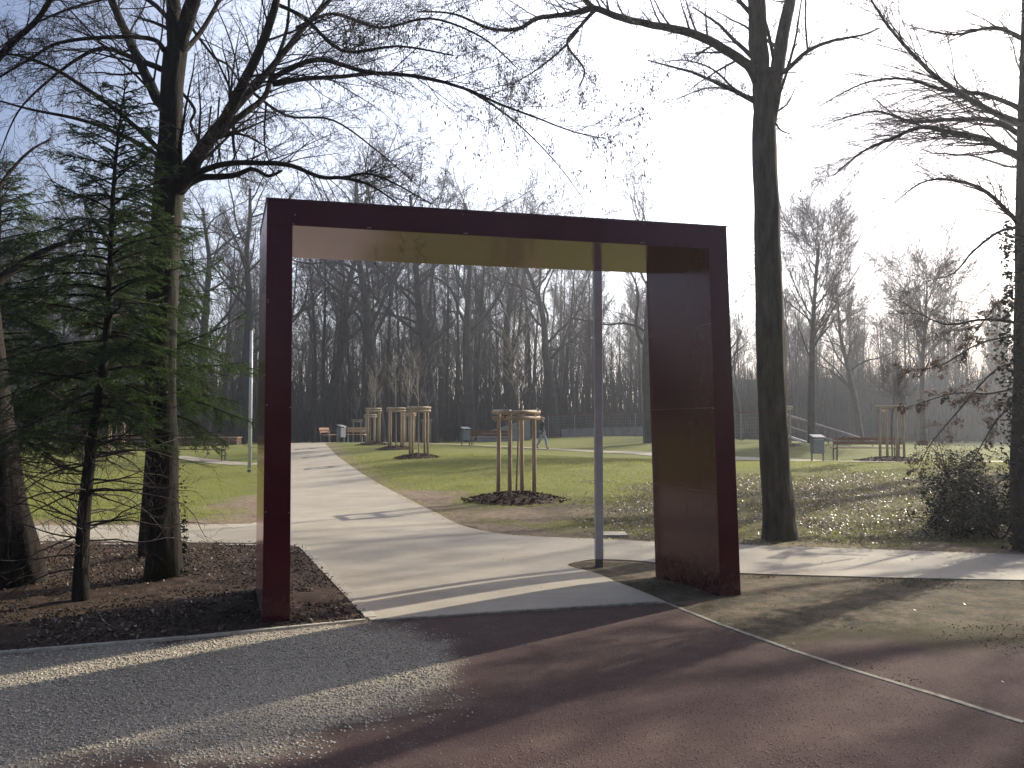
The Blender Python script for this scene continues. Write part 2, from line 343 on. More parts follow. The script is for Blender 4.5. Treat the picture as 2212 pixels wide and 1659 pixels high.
# red grit also spreads right of the edging strip, under a ragged border with the mossy dirt
bd = G(1800, 1392)[1] + (X - 2.6) * .21
red2 = (X >= cR[0]) & (~below3); red2f = sm(-.35, .35, bd - Y + (Wn - .5) * 1.6) * red2
red = np.maximum(yard * 1.0, red2f)
grey_poly = gp([(800, 1346), (880, 1385), (960, 1440), (985, 1480), (930, 1525), (780, 1570), (500, 1628), (200, 1656)]) + [(-12, 1.0), (-14, 9), tuple(k1[1])]
gd = segdist(X, Y, grey_poly + [grey_poly[0]]) * np.where(inpoly(X, Y, grey_poly), 1, -1)
grey = sm(-.18, .22, gd + (fbm(X, Y, 3, 5) - .5) * .7) * yard
bed = ((~yard) & (Y < 13.4) & (X < -.5)) * 1.0
dirtR = ((~yard) & (Y < 10.2) & (X > .4)) * (1 - red2f)
mossR = dirtR
# bare soil on lawn near the path edge, and leafy bank on the right
dp = segdist(X, Y, main_poly + [main_poly[0]])
bare = sm(1.5, .2, dp + (fbm(X, Y, .8, 8) - .5) * 1.7) * (Y > 9.5) * (Y < 19)
bare = np.maximum(bare, sm(1.8, .6, np.hypot(X - .6, (Y - 14.9) * 1.2) + (fbm(X, Y, 1.2, 9) - .5) * 1.6) * (Y > 10))
bare = np.maximum(bare, .8 * sm(.7, .1, dp + (fbm(X, Y, 1.8, 4) - .5)) * (Y > 10))
shx, shy = 10.0, 15.5
leafy = sm(1.25, .7, np.hypot((X - shx) / 9.5, (Y - shy) / 6.5) + (fbm(X, Y, .6, 6) - .5) * .8) * (Y > 11.5)
leafy = np.maximum(leafy, .55 * sm(1.1, .5, np.hypot((X - 2.6) / 3.0, (Y - 15.2) / 2.0)))
rough = .020 * (fbm(X, Y, 5, 1) - .5) + .05 * (fbm(X, Y, 1.1, 2) - .5)
Z = Z + .012 * bed * (~inpoly(X, Y, main_poly)) * sm(6, 5, np.abs(Y - 9))
amp = np.where(red > .5, .18, 1.0) * np.where((Y < 60) & (Y > 2), 1, 0) * np.where(bed > .5, 2.2, 1) * sm(0, .35, dp) * np.where(bed + bare + dirtR > .3, 1.0, .45)
for kk in (k1, k3): amp = amp * sm(.05, .4, segdist(X, Y, kk))
Z = Z + rough * amp - .012 * (red > .5) * np.where(Y < 12, 1, 0) * 0
ny, nx = X.shape; idx = np.arange(nx * ny).reshape(ny, nx)
Fq = np.stack([idx[:-1, :-1], idx[:-1, 1:], idx[1:, 1:], idx[1:, :-1]], -1).reshape(-1, 4)
me = npmesh('ground', np.stack([X, Y, Z], -1).reshape(-1, 3), Fq)
me.polygons.foreach_set('use_smooth', [True] * len(me.polygons))
for nm, ch in (('m1', (red, grey, bed)), ('m2', (bare, leafy, dirtR))):
    a = me.color_attributes.new(nm, 'FLOAT_COLOR', 'POINT')
    a.data.foreach_set('color', np.stack([c_.ravel() for c_ in ch] + [np.ones(nx * ny)], -1).astype(np.float32).ravel())
m, n, b = mat('ground_surface', (.1, .1, .1), .95, .15)
def attr(nm):
    a = N(n, 'ShaderNodeAttribute', attribute_name=nm); s_ = N(n, 'ShaderNodeSeparateColor'); n.links.new(a.outputs['Color'], s_.inputs[0]); return s_.outputs
A1, A2 = attr('m1'), attr('m2')
fA = noise_fac(n, 1.1, 6, .65); fB = noise_fac(n, 60, 4, .75); fC = noise_fac(n, 9, 5, .7); fD = noise_fac(n, 220, 3, .7); fE = noise_fac(n, 75, 4, .8)
grass = ramp(n, fA, [(.3, (.110, .130, .022)), (.5, (.150, .165, .030)), (.7, (.195, .185, .055))])
grass = mix(n, .35, grass, ramp(n, fB, [(.35, (.03, .04, .012)), (.65, (.22, .23, .075))]))
soil = ramp(n, fC, [(.3, (.030, .020, .014)), (.55, (.075, .052, .037)), (.75, (.13, .095, .070))])
barec = ramp(n, fC, [(.3, (.10, .068, .045)), (.5, (.20, .15, .105)), (.7, (.28, .22, .16))])
mossy = mix(n, ramp(n, noise_fac(n, 3.4, 9, .78), [(.46, (0, 0, 0)), (.54, (1, 1, 1))]), (.165, .120, .078), (.030, .032, .014))
mossy = mix(n, .4, mossy, ramp(n, fC, [(.32, (.018, .018, .010)), (.5, (.07, .058, .036)), (.68, (.22, .17, .11))]))
redc = ramp(n, fE, [(.3, (.026, .018, .016)), (.5, (.082, .052, .045)), (.72, (.21, .145, .125))])
redc = mix(n, .42, redc, ramp(n, noise_fac(n, 3.2, 7, .72), [(.32, (.048, .029, .026)), (.5, (.085, .053, .045)), (.68, (.150, .108, .088))]))
greyc = ramp(n, fE, [(.3, (.10, .090, .070)), (.5, (.33, .285, .215)), (.7, (.58, .53, .43))])
col = mix(n, A2[0], grass, barec); col = mix(n, math_(n, 'MULTIPLY', A2[1], .92), col, mix(n, .28, soil, grass))
mossy = mix(n, .3, mossy, ramp(n, fB, [(.35, (.02, .018, .01)), (.65, (.24, .20, .13))])); col = mix(n, A2[2], col, mossy); col = mix(n, A1[2], col, soil); col = mix(n, A1[0], col, redc); col = mix(n, A1[1], col, greyc)
n.links.new(col, b.inputs['Base Color'])
h = math_(n, 'ADD', math_(n, 'MULTIPLY', fB, .5), math_(n, 'MULTIPLY', fE, .9)); bump(n, b, h, .6, .010)
link('ground', me, m, kind='structure', label='ground of lawn, soil beds and red grit')
# kerbs
def kerb(name, pts, wd, z0, z1, m, joint=1.0, **k):
    mb = MB(); q = []; 
    for a, b_ in zip(pts[:-1], pts[1:]):
        a = np.array(a[:2]); b_ = np.array(b_[:2]); L = np.linalg.norm(b_ - a); c_ = max(1, round(L / joint))
        q += [a + (b_ - a) * t / c_ for t in range(c_)]
    q.append(np.array(pts[-1][:2]))
    for i, (a, b_) in enumerate(zip(q[:-1], q[1:])):
        d = (b_ - a) / np.linalg.norm(b_ - a); nn = np.array((-d[1], d[0])) * wd / 2; a2 = a + d * .0012; b2 = b_ - d * .0012; dz = rnd.uniform(-.0025, .0025)
        za = g1(*a); zb = g1(*b_)
        c8 = [(*(a2 - nn), za + z0), (*(b2 - nn), zb + z0), (*(b2 + nn), zb + z0), (*(a2 + nn), za + z0)]
        c8 += [(p[0], p[1], p[2] - z0 + z1 + dz) for p in c8]; mb.quad8(c8)
    return mb.build(name, m, bevel=.004, **k)
kerb('kerb', [k1[0], k1[1], k1[2], (k1[3][0] - .04, k1[3][1] + .002)], .04, -.06, .019, M['kerb'], kind='structure', label='thin low edging between the soil bed and the gravel')
kl = gp([(800, 1338), (655, 1184), (632, 1179)]); kerb('kerb', [(kl[0][0], kl[0][1] + .03), kl[1], kl[2], (kl[2][0] - 4, kl[2][1] + .12)],   .10, -.06, .018, M['kerb'], kind='structure', label='sandstone edging along the left side of the path')
kerb('kerb', [(c1[0] + .04, c1[1]), (cR[0] - .05, cR[1])], .045, -.06, .018, M['kerb_dull'], kind='structure', label='flush edging across the path mouth')
kerb('kerb', k3, .048, -.06, .007, M['kerb_dull'], kind='structure', label='pale edging strip running towards the lower right')
# ---------------------------------------------------------------- portal
L0 = Vector((-2.0, 6.9, 0)); FD = Vector((.961, .277, 0))
def front(px, py=None, z=None):
    r = ray(px, py if py is not None else 1300)
    # intersect with the vertical plane of the front face
    nn = Vector((-FD.y, FD.x, 0)); o_ = Vector((0, 0, EYE)); t = nn.dot(L0 - o_) / nn.dot(r); return o_ + r * t
def down(a, b_, z): t = (z - a.z) / (b_.z - a.z); return a + (b_ - a) * t
oTL, oTR, iTL, iTR = front(577, 430), front(1569, 491), front(632, 487.5), front(1531, 537)
oBL, iBL, oBR, iBR = down(oTL, front(566.5, 1340), -.12), down(iTL, front(626, 1338), -.12), down(oTR, front(1600, 1278), -.2), down(iTR, front(1556, 1276), -.2)
DL = Vector((-.455, 1.34, 0)); DR = Vector((-.385, 1.32, 0))
portal = empty('portal_frame', (L0.x + 2, L0.y + .6, 0), label='glossy burgundy rectangular portal standing over the path mouth', cat='portal')
def pface(o): o.matrix_parent_inverse = portal.matrix_world.inverted() if False else Matrix.Translation(-Vector(portal.location)); return o
def prism(name, ring, back, mt, bevel=0, **k):
    mb = MB(); mb.quad8([ring[0], ring[1], ring[1] + back[1], ring[0] + back[0], ring[3], ring[2], ring[2] + back[2], ring[3] + back[3]])
    o = mb.build(name, mt, portal, bevel=bevel, **k); return pface(o)
prism('leg', [oBL, iBL, iTL, down(oTL, oBL, iTL.z)], [DL, DL, DL, DL], M['burgundy'], label='narrow left leg')
prism('leg', [iBR, oBR, down(oTR, oBR, iTR.z), iTR], [DR, DR, DR, DR], M['burgundy'], label='right leg with broad inner face')
# beam on top of both legs
bl = down(oTL, oBL, iTL.z); br = down(oTR, oBR, iTR.z)
prism('beam', [bl + Vector((0, 0, .0006)), br + Vector((0, 0, .0006)), oTR, oTL], [DL, DR, DR, DL], M['burgundy'])
mb = MB(); e = Vector((0, 0, .012))
mb.quad8([oTL - FD * .006 + Vector((0, -.006, .0015)), oTR + FD * .006 + Vector((0, -.006, .0015)), oTR + DR + FD * .006, oTL + DL - FD * .006] + [p + e for p in (oTL - FD * .006 + Vector((0, -.006, .0015)), oTR + FD * .006 + Vector((0, -.006, .0015)), oTR + DR + FD * .006, oTL + DL - FD * .006)])
pface(mb.build('cap', M['burgundy_trim'], portal))
def rivet(px, py):
    c = front(px, py); mb = MB(); nn = Vector((FD.y, -FD.x, 0)); mb.tube([c - nn * .004, c + nn * .002, c + nn * .0035], [.006, .006, .0035], 8); pface(mb.build('rivet', M['rivet'], portal, True))
for a in ((578.5, 648), (579, 653), (628, 651), (576, 875), (627, 880), (574, 1106), (624, 1108), (637, 464), (634, 484), (795, 492), (800, 492), (1008, 504), (1003, 504), (1385, 524), (1390, 524), (1000, 463), (1533, 705), (1541, 882), (1390, 484)): rivet(*a)
def seam(p0, p1, nrm, w_=.0035):
    mb = MB(); mb.bar(p0 + nrm * .0006, p1 + nrm * .0006, w_, .002, up=nrm); pface(mb.build('seam', M['burgundy_trim'], portal))
nL = Vector((DL.y, -DL.x, 0)).normalized() * -1; nR = Vector((DR.y, -DR.x, 0)).normalized() * -1
for z_ in (.95, 1.75, 2.55):
    a_ = down(iTR, iBR, z_); seam(a_ + DR * .002, a_ + DR * .998, nR); a_ = down(oTL, oBL, z_ + .25); seam(a_ + DL * .002, a_ + DL * .998, nL)
# ---------------------------------------------------------------- tree generator
def rvec(k=1.0): return Vector((rnd.uniform(-k, k), rnd.uniform(-k, k), rnd.uniform(-k, k)))
def perp(d, ang):
    a = d.cross(Vector((.13, .41, .9))).normalized(); b_ = d.cross(a); t = rnd.uniform(0, 2 * math.pi); s_ = a * math.cos(t) + b_ * math.sin(t)
    return (d * math.cos(ang) + s_ * math.sin(ang)).normalized()
class Tree:
    def __init__(s, thick_level=2): s.tr = MB(); s.cr = MB(); s.tl = thick_level; s.catk = []; s.count = 0
    def grow(s, p, d, L, r, lvl, C, start=.15):
        """C: dict of lists per level: seg, wander, trop, n, ratio, ang, sides; last level has n=0"""
        n_ = max(3, int(L / C['seg'][lvl])); pts = [p.copy()]; rad = [r]; q = p.copy(); d = d.copy(); st = L / n_; tip = C.get('tip', .25); dirs = [d.copy()]
        wv = C['wander'][lvl]; tp = C['trop'][lvl]
        for i in range(n_):
            d = (d + rvec(wv) + Vector((0, 0, tp))).normalized(); q = q + d * st; pts.append(q.copy()); rad.append(r * (1 - (1 - tip) * (i + 1) / n_)); dirs.append(d.copy())
        tgt = s.tr if lvl < s.tl else s.cr
        tgt.tube(pts, rad, C['sides'][lvl], cap=False); s.count += n_
        if lvl + 1 < len(C['n']) + 1 and lvl < len(C['n']) and C['n'][lvl] > 0:
            s.spawn(pts, rad, dirs, L, lvl, C, start)
        elif C.get('catk') and rnd.random() < C['catk']: s.catk.append(pts[-1])
    def spawn(s, pts, rad, dirs, L, lvl, C, start=.15, num=None):
        num = num if num is not None else C['n'][lvl]; n_ = len(pts) - 1
        for k in range(num):
            t = start + (1 - start) * (k + rnd.uniform(.2, .9)) / num; t = min(t, .99); i = min(int(t * n_), n_ - 1); fr = t * n_ - i
            q = pts[i].lerp(pts[i + 1], fr); rr = rad[i] * .62; d = perp(dirs[i], C['ang'][lvl] * rnd.uniform(.7, 1.25))
            if C.get('flat'): d.z *= C['flat']; d.normalize()
            ll = L * C['ratio'][lvl] * rnd.uniform(.6, 1.15) * ((1.15 - .6 * t) if not C.get('fan') else (.75 + .5 * math.sin(math.pi * min(1, t * .95))))
            s.grow(q, d, ll, max(rr * C['rr'][lvl], .0016 * C.get('thin', 1)), lvl + 1, C)
    def limb(s, pts, rads, n=8, C=None, num=8, lvl=1, ln=1.0, start=.1, rough=.05, sub=5, thick=True, ridges=0):
        """hand-laid limb through world points, smoothed; side growth by C"""
        P3 = [Vector(p) for p in pts]; out = []; rr = []; m_ = len(P3)
        for i in range(m_ - 1):
            p0, p1, p2, p3 = (P3[max(0, min(m_ - 1, j))] for j in (i - 1, i, i + 1, i + 2))
            for k in range(sub):
                t = k / sub; out.append(.5 * ((2 * p1) + (p2 - p0) * t + (2 * p0 - 5 * p1 + 4 * p2 - p3) * t * t + (3 * p1 - p0 - 3 * p2 + p3) * t ** 3)); rr.append(rads[i] + (rads[i + 1] - rads[i]) * t)
        out.append(P3[-1]); rr.append(rads[-1])
        if not ridges:
            out = [o_ + rvec(.10 * rr[i]) if 0 < i < len(out) - 1 else o_ for i, o_ in enumerate(out)]
        (s.tr if thick else s.cr).tube(out, rr, n, cap=True, rough=rough, ridges=ridges)
        if C and num:
            dirs = [(out[min(i + 1, len(out) - 1)] - out[max(i - 1, 0)]).normalized() for i in range(len(out))]
            L = sum((out[i + 1] - out[i]).length for i in range(len(out) - 1)) * ln
            s.spawn(out, rr, dirs, L, lvl, C, start, num)
        return out, rr
    def meshes(s, name): return s.tr.mesh(name + '_trunk', True), (s.cr.mesh(name + '_crown', True) if s.cr.v else None)
def place_tree(name, T, m1, m2, loc, label, cat='tree', group=None, rz=0, sc=1, extra=None):
    e_ = empty(name, loc, rz, label=label, cat=cat, group=group); e_.scale = (sc, sc, sc)
    link('trunk', T[0], m1, e_)
    if T[1]: link('crown', T[1], m2, e_)
    return e_
def copy_tree(o, name=None):
    c = o.copy(); S.collection.objects.link(c)
    for ch in list(o.children):
        d = ch.copy(); S.collection.objects.link(d); d.parent = c
    return c
def catmesh(pts, size=.02, k=3, drop=.03):
    V = []; Fc = []
    for p in pts:
        for j in range(rnd.randint(1, k)):
            q = p + rvec(.03); L = size * rnd.uniform(.8, 2.2); wd = size * rnd.uniform(.25, .45); b0 = len(V); q = q - Vector((0, 0, drop * rnd.random()))
            V += [(q.x, q.y, q.z), (q.x + wd, q.y, q.z - L * .5), (q.x - wd * .5, q.y + wd * .8, q.z - L * .45), (q.x - wd * .5, q.y - wd * .8, q.z - L * .55), (q.x, q.y, q.z - L)]
            for a_, b_, c_ in ((0, 1, 2), (0, 2, 3), (0, 3, 1), (4, 2, 1), (4, 3, 2), (4, 1, 3)): Fc.append((b0 + a_, b0 + b_, b0 + c_))
    return V, Fc
# config for near broadleaf side growth (levels: 1 limb,2 branch,3 twig,4 twiglet)
CN = dict(seg=[.4, .3, .16, .11, .08], wander=[.08, .12, .14, .18, .24], trop=[.02, .02, -.004, -.018, -.03], n=[6, 8, 11, 6], ratio=[.5, .62, .46, .42], rr=[.8, .46, .60, .66], ang=[.7, .75, .75, .8], sides=[8, 6, 4, 3, 3], tip=.22, catk=.0, thin=1.25)
def rebase(T, base):
    for mb_ in (T.tr, T.cr): mb_.v = [(a - base[0], b_ - base[1], c_ - base[2]) for a, b_, c_ in mb_.v]
    T.catk = [c_ - Vector(base) for c_ in T.catk]
def addcatk(T, root, name='catkins', **k):
    if T.catk:
        V, Fc = catmesh(T.catk, **k); link(name, npmesh(name, V, Fc), M['catkin'], root)
# ---- left forked tree
T = Tree(3); D = 8.8; b3 = G(353, 1248); C3 = dict(CN); C3['catk'] = .03
def q(px, py, dd=0): return P(px, py, D + dd)
T.limb([b3 - Vector((0, 0, .15)), b3 + Vector((0, 0, .02)), q(352, 1200), q(350, 1080), q(352, 960), q(347, 800), q(350, 640), q(357, 520), q(362, 420), q(368, 300), q(372, 200), q(380, 110)],
       [.23, .205, .175, .155, .15, .15, .148, .145, .148, .118, .115, .115], 26, rough=.12, sub=8, ridges=.10)
T.limb([q(380, 110), q(376, 50), q(372, -20), q(362, -160), q(355, -330)], [.095, .08, .07, .06, .05], 12, C3, 6, 1, .8)
T.limb([q(382, 112), q(402, 50, -.1), q(425, -30, -.2), q(450, -160, -.4), q(490, -330, -.6)], [.095, .08, .072, .06, .045], 12, C3, 6, 1, .8)
T.limb([q(360, 235), q(340, 212, .1), q(300, 130, .3), q(262, 50, .4), q(230, -30, .5), q(180, -160, .6)], [.065, .06, .05, .045, .04, .028], 10, C3, 14, 1, .9)
T.limb([q(366, 410), q(395, 385, -.1), q(440, 318, -.2), q(490, 250, -.3), q(520, 190, -.4), q(560, 110, -.5), q(595, 10, -.6), q(610, -110, -.7)], [.10, .088, .07, .060, .050, .044, .036, .025], 12, C3, 20, 1, .7)
T.limb([q(500, 240, -.3), q(548, 190, -.1), q(600, 130, .1), q(660, 55, .3), q(720, -10, .5), q(790, -110, .7)], [.045, .04, .034, .029, .025, .018], 9, C3, 22, 1, .8)
T.limb([q(585, 172, 0), q(640, 142, -.1), q(700, 130, -.3), q(790, 155, -.6), q(900, 165, -.9), q(1000, 190, -1.1), q(1080, 225, -1.3), q(1160, 255, -1.5), q(1240, 285, -1.7), q(1310, 300, -1.8)], [.030, .027, .024, .020, .017, .014, .011, .008, .006, .004], 7, dict(C3, catk=.16), 36, 1, .5)
T.limb([q(590, 182, 0), q(660, 170, .2), q(740, 165, .3), q(830, 158, .5), q(930, 172, .7), q(1010, 195, .8), q(1110, 260, 1.0), q(1200, 350, 1.1), q(1260, 430, 1.2)], [.028, .025, .022, .019, .016, .013, .010, .006, .004], 7, dict(C3, catk=.13), 34, 1, .45)
T.limb([q(398, 400, -.05), q(425, 375, -.2), q(485, 355, -.4), q(560, 352, -.5), q(630, 358, -.6), q(690, 382, -.7), q(745, 385, -.8), q(800, 400, -.9), q(860, 440, -1)], [.040, .034, .028, .025, .022, .019, .016, .012, .007], 8, C3, 34, 1, .6)
T.limb([q(390, 415), q(430, 385, .1), q(500, 380, .2), q(545, 365, .2), q(580, 380, .2), q(610, 368, .2)], [.04, .036, .03, .022, .018, .012], 8, C3, 7, 1, .5)
T.limb([q(745, 385, -.8), q(790, 375, -.9), q(850, 395, -1.0), q(930, 440, -1.2)], [.015, .012, .009, .005], 5, C3, 12, 1, .6)
T.limb([q(455, 300, -.2), q(520, 250, -.1), q(570, 210, .1), q(590, 150, .2), q(620, 60, .3), q(625, -40, .4)], [.04, .034, .03, .024, .018, .012], 7, C3, 12, 1, .6)
T.limb([q(352, 150, .1), q(300, 130, .4), q(230, 105, .6), q(180, 120, .7), q(110, 170, .8), q(40, 240, .9), q(0, 330, 1)], [.035, .03, .026, .02, .016, .01, .006], 7, C3, 30, 1, .65)
T.limb([q(355, 110, -.1), q(330, 85, -.3), q(250, 80, -.5), q(130, 92, -.8), q(60, 130, -.9), q(-40, 190, -1)], [.028, .025, .02, .016, .012, .008], 6, C3, 18, 1, .5)
T.limb([q(350, 330), q(300, 280, -.2), q(220, 215, -.4), q(120, 150, -.6), q(40, 120, -.8), q(-60, 110, -.9)], [.03, .026, .022, .018, .013, .008], 6, C3, 26, 1, .55)
T.limb([q(350, 340, .1), q(280, 300, .3), q(180, 260, .6), q(60, 235, .9), q(-60, 200, 1.2)], [.026, .024, .02, .014, .008], 6, C3, 16, 1, .45)
T.limb([q(375, 180, .1), q(420, 235, .3), q(412, 270, .3), q(440, 320, .3)], [.02, .018, .014, .01], 5, C3, 8, 1, .6)
T.limb([q(600, 10, -.5), q(660, 40, -.6), q(740, 110, -.8), q(860, 100, -1), q(980, 120, -1.2)], [.02, .018, .015, .011, .006], 6, dict(C3, catk=.10), 34, 1, .6)
T.limb([q(380, 130, -.1), q(440, 60, .3), q(500, -60, .6), q(540, -200, .8)], [.03, .025, .02, .015], 6, C3, 16, 1, .8)
T.limb([q(640, 60, .2), q(720, 30, 0), q(820, 60, -.2), q(930, 40, -.4), q(1040, 80, -.6), q(1120, 150, -.8)], [.02, .018, .015, .012, .009, .005], 6, dict(C3, catk=.12), 34, 1, .55)
T.limb([q(540, 195, .1), q(620, 250, .3), q(720, 260, .5), q(820, 330, .7), q(900, 400, .8)], [.018, .015, .012, .009, .005], 6, C3, 24, 1, .55)
T.limb([q(380, 60, .1), q(300, -10, .4), q(180, 10, .7), q(60, 60, .9), q(-60, 150, 1.1)], [.03, .025, .018, .012, .006], 6, C3, 28, 1, .6)
T.limb([q(400, 40, .2), q(460, 120, .5), q(500, 150, .8), q(560, 260, 1.0)], [.02, .016, .012, .006], 6, C3, 18, 1, .8)
for k_ in range(5):   # hanging twigs
    x_ = rnd.uniform(455, 600); T.limb([q(x_, 230 - k_ * 10, .2), q(x_ - 5, 300, .2), q(x_ + 8, 350 + 8 * k_, .3)], [.014, .011, .006], 4, C3, 6, 1, .6)
print('left tree segs', T.count)
rebase(T, b3); root = place_tree('forked_tree', T.meshes('forked'), M['bark_beech'], M['twig'], b3, 'tall bare forked tree with green tinged bark behind the left conifer'); addcatk(T, root)
# ivy leaves on lower right of that trunk
def leafcloud(pts, size, bend=.3):
    V = []; Fc = []
    for p in pts:
        a = Vector((rnd.gauss(0, 1), rnd.gauss(0, 1), rnd.gauss(0, .6))).normalized(); b_ = a.cross(rvec()).normalized(); s_ = size * rnd.uniform(.5, 1.3); b0 = len(V)
        nrm = a.cross(b_) * s_ * bend; p = Vector(p)
        for v in (p - a * s_, p - b_ * s_ * .55 + nrm, p + a * s_, p + b_ * s_ * .55 + nrm): V.append(tuple(v))
        Fc.append((b0, b0 + 1, b0 + 2, b0 + 3))
    return V, Fc
iv = []
for k_ in range(420):
    z_ = abs(rnd.gauss(0, .42)); a_ = rnd.uniform(-1.4, .9); r_ = .19 * (1 - .12 * z_) + rnd.uniform(0, .05); iv.append((r_ * math.cos(a_), r_ * math.sin(a_) , z_))
V, Fc = leafcloud(iv, .022); link('ivy', npmesh('ivy', V, Fc), M['ivy'], root)
# ---- far left dark trunk
D = 8.3; b1 = G(30, 1262); T = Tree(3)
T.limb([b1 - Vector((0, 0, .15)), b1 + Vector((.02, 0, .03)), q(22, 1190), q(5, 1080), q(-8, 960), q(-25, 830), q(-50, 640), q(-80, 420), q(-110, 150), q(-130, -150)],
       [.30, .26, .225, .20, .19, .18, .17, .16, .14, .12], 24, CN, 0, rough=.12, sub=8, ridges=.12)
T.limb([q(10, 960), q(30, 940, -.1), q(45, 930, -.2)], [.04, .035, .03], 8)
T.limb([q(-50, 640), q(60, 560, .3), q(160, 520, .5), q(250, 530, .7)], [.05, .035, .02, .01], 6, C3, 14, 1, .5)
T.limb([q(-100, 250), q(0, 120, -.3), q(90, 30, -.4), q(150, -80, -.6)], [.05, .035, .025, .012], 6, C3, 16, 1, .5)
T.limb([q(-110, 150), q(-30, 20, .4), q(40, -80, .8)], [.05, .035, .02], 6, C3, 12, 1, .6)
T.limb([q(-60, 500, .2), q(0, 400, .5), q(60, 330, .8), q(110, 300, 1)], [.03, .02, .014, .008], 6, C3, 12, 1, .5)
rebase(T, b1); place_tree('dark_trunk_tree', T.meshes('darktrunk'), M['bark_rough'], M['twig'], b1, 'thick dark rough barked trunk at the far left edge leaning left')
# ---- right big tree
D = 11.8; b4 = G(1683, 1166); D = b4.y; T = Tree(3); C4 = dict(CN); C4['catk'] = .05
T.limb([b4 - Vector((0, 0, .2)), b4 + Vector((-.0, 0, .02)), q(1680, 1110), q(1674, 1000), q(1668, 850), q(1662, 650), q(1657, 450), q(1652, 330), q(1651, 260), q(1654, 185), q(1656, 150)],
       [.29, .255, .215, .20, .19, .185, .17, .168, .158, .145, .10], 28, rough=.10, sub=9, ridges=.10)
T.limb([q(1649, 300), q(1645, 200), q(1639, 110), q(1634, 20), q(1630, -80), q(1622, -260)], [.12, .13, .132, .125, .11, .09], 14, C4, 5, 1, .7)
T.limb([q(1655, 320), q(1668, 220), q(1682, 125, .05), q(1700, 30, .1), q(1722, -60, .2), q(1760, -260, .3)], [.08, .105, .098, .085, .07, .05], 12, C4, 6, 1, .7)
T.limb([q(1640, 185), q(1615, 140, -.1), q(1545, 95, -.3), q(1480, 68, -.5), q(1400, 52, -.6), q(1330, 35, -.8), q(1285, 18, -.9), q(1230, 30, -1), q(1160, 40, -1.1), q(1120, 62, -1.2), q(1060, 62, -1.3), q(980, 30, -1.4), q(900, 25, -1.5)],
       [.075, .07, .062, .056, .048, .045, .042, .034, .03, .026, .02, .014, .008], 9, dict(C4, catk=.2), 38, 1, .24)
T.limb([q(1285, 22, -.9), q(1255, 55, -.8), q(1225, 95, -.8), q(1262, 150, -.8), q(1250, 190, -.7)], [.03, .024, .018, .013, .008], 6, dict(C4, catk=.25), 22, 1, .75)
T.limb([q(1250, 65, -.8), q(1210, 110, -.6), q(1160, 150, -.5), q(1110, 180, -.4)], [.018, .014, .01, .006], 5, dict(C4, catk=.25), 20, 1, .7)
T.limb([q(1285, 18, -.9), q(1240, -20, -.9), q(1180, -60, -.8), q(1100, -80, -.8)], [.03, .024, .018, .013], 6, C4, 10, 1, .5)
T.limb([q(1640, 215), q(1590, 195, -.2), q(1540, 150, -.3), q(1480, 130, -.4), q(1430, 135, -.4)], [.02, .017, .013, .01, .005], 5, dict(C4, catk=.15), 22, 1, .8)
T.limb([q(1640, 230), q(1600, 200, .2), q(1530, 190, .4), q(1460, 215, .5)], [.018, .014, .01, .006], 5, dict(C4, catk=.15), 14, 1, .6)
T.limb([q(1675, 165), q(1700, 150, -.1), q(1745, 110, -.3), q(1800, 88, -.5), q(1865, 75, -.7), q(1900, 60, -.8)], [.04, .035, .028, .022, .014, .008], 7, C4, 16, 1, .6)
T.limb([q(1745, 110, -.3), q(1740, 40, -.3), q(1742, -60, -.3)], [.018, .013, .008], 5, C4, 5, 1, .5)
T.limb([q(1672, 245), q(1700, 225, -.2), q(1720, 185, -.3)], [.016, .012, .006], 5, C4, 5, 1, .7)
T.limb([q(1670, 255), q(1685, 280, -.2), q(1710, 290, -.3)], [.018, .013, .006], 5, C4, 7, 1, .8)
rebase(T, b4); root4 = place_tree('tall_tree', T.meshes('tall'), M['bark_ash'], M['twig'], b4, 'tall bare tree with a straight furrowed trunk just right of the portal'); addcatk(T, root4)
# ---- far right ivy tree
D = 10.8; b5 = Vector(((2215 - CX) / F * D, D, 0)); T = Tree(3); C5 = dict(CN, flat=.7, ang=[.7, .5, .6, .7], n=[6, 9, 11, 6])
T.limb([b5 - Vector((0, 0, .2)), b5 + Vector((0, 0, .02)), q(2213, 1050), q(2216, 850), q(2218, 600), q(2220, 350), q(2224, 100), q(2230, -150), q(2236, -400)], [.24, .21, .17, .15, .14, .125, .11, .09, .07], 20, rough=.12, sub=8, ridges=.08)
for pts_, r0, num in (([(2212, 345), (2165, 320, -.2), (2120, 298, -.3), (2050, 285, -.4), (1990, 275, -.5), (1925, 300, -.6), (1860, 330, -.7), (1800, 380, -.8)], .05, 26),
                      ([(2216, 300), (2150, 262, .2), (2060, 258, .3), (1970, 262, .4), (1890, 240, .6), (1800, 262, .7)], .04, 24),
                      ([(2216, 270), (2140, 240, -.2), (2040, 180, -.4), (1960, 105, -.6), (1900, 30, -.8), (1850, -60, -.9)], .045, 24),
                      ([(2216, 240), (2130, 205, .3), (2040, 195, .5), (1950, 170, .7), (1860, 182, .9), (1770, 230, 1)], .035, 22),
                      ([(2213, 500), (2180, 460, -.1), (2120, 408, -.2), (2050, 388, -.3), (1990, 395, -.4), (1930, 440, -.5)], .035, 20),
                      ([(2213, 490), (2160, 500, -.3), (2100, 545, -.4), (2060, 590, -.5), (1990, 610, -.5)], .022, 10),
                      ([(2220, 90), (2150, 60, .2), (2060, 75, .4), (1980, 60, .6)], .035, 16),
                      ([(2213, 700), (2130, 690, -.4), (2040, 700, -.8), (1960, 660, -1)], .022, 16)):
    T.limb([q(*a) for a in pts_], [r0 * (1 - .85 * i / (len(pts_) - 1)) for i in range(len(pts_))], 7, C5, int(num * 1.7), 1, .62)
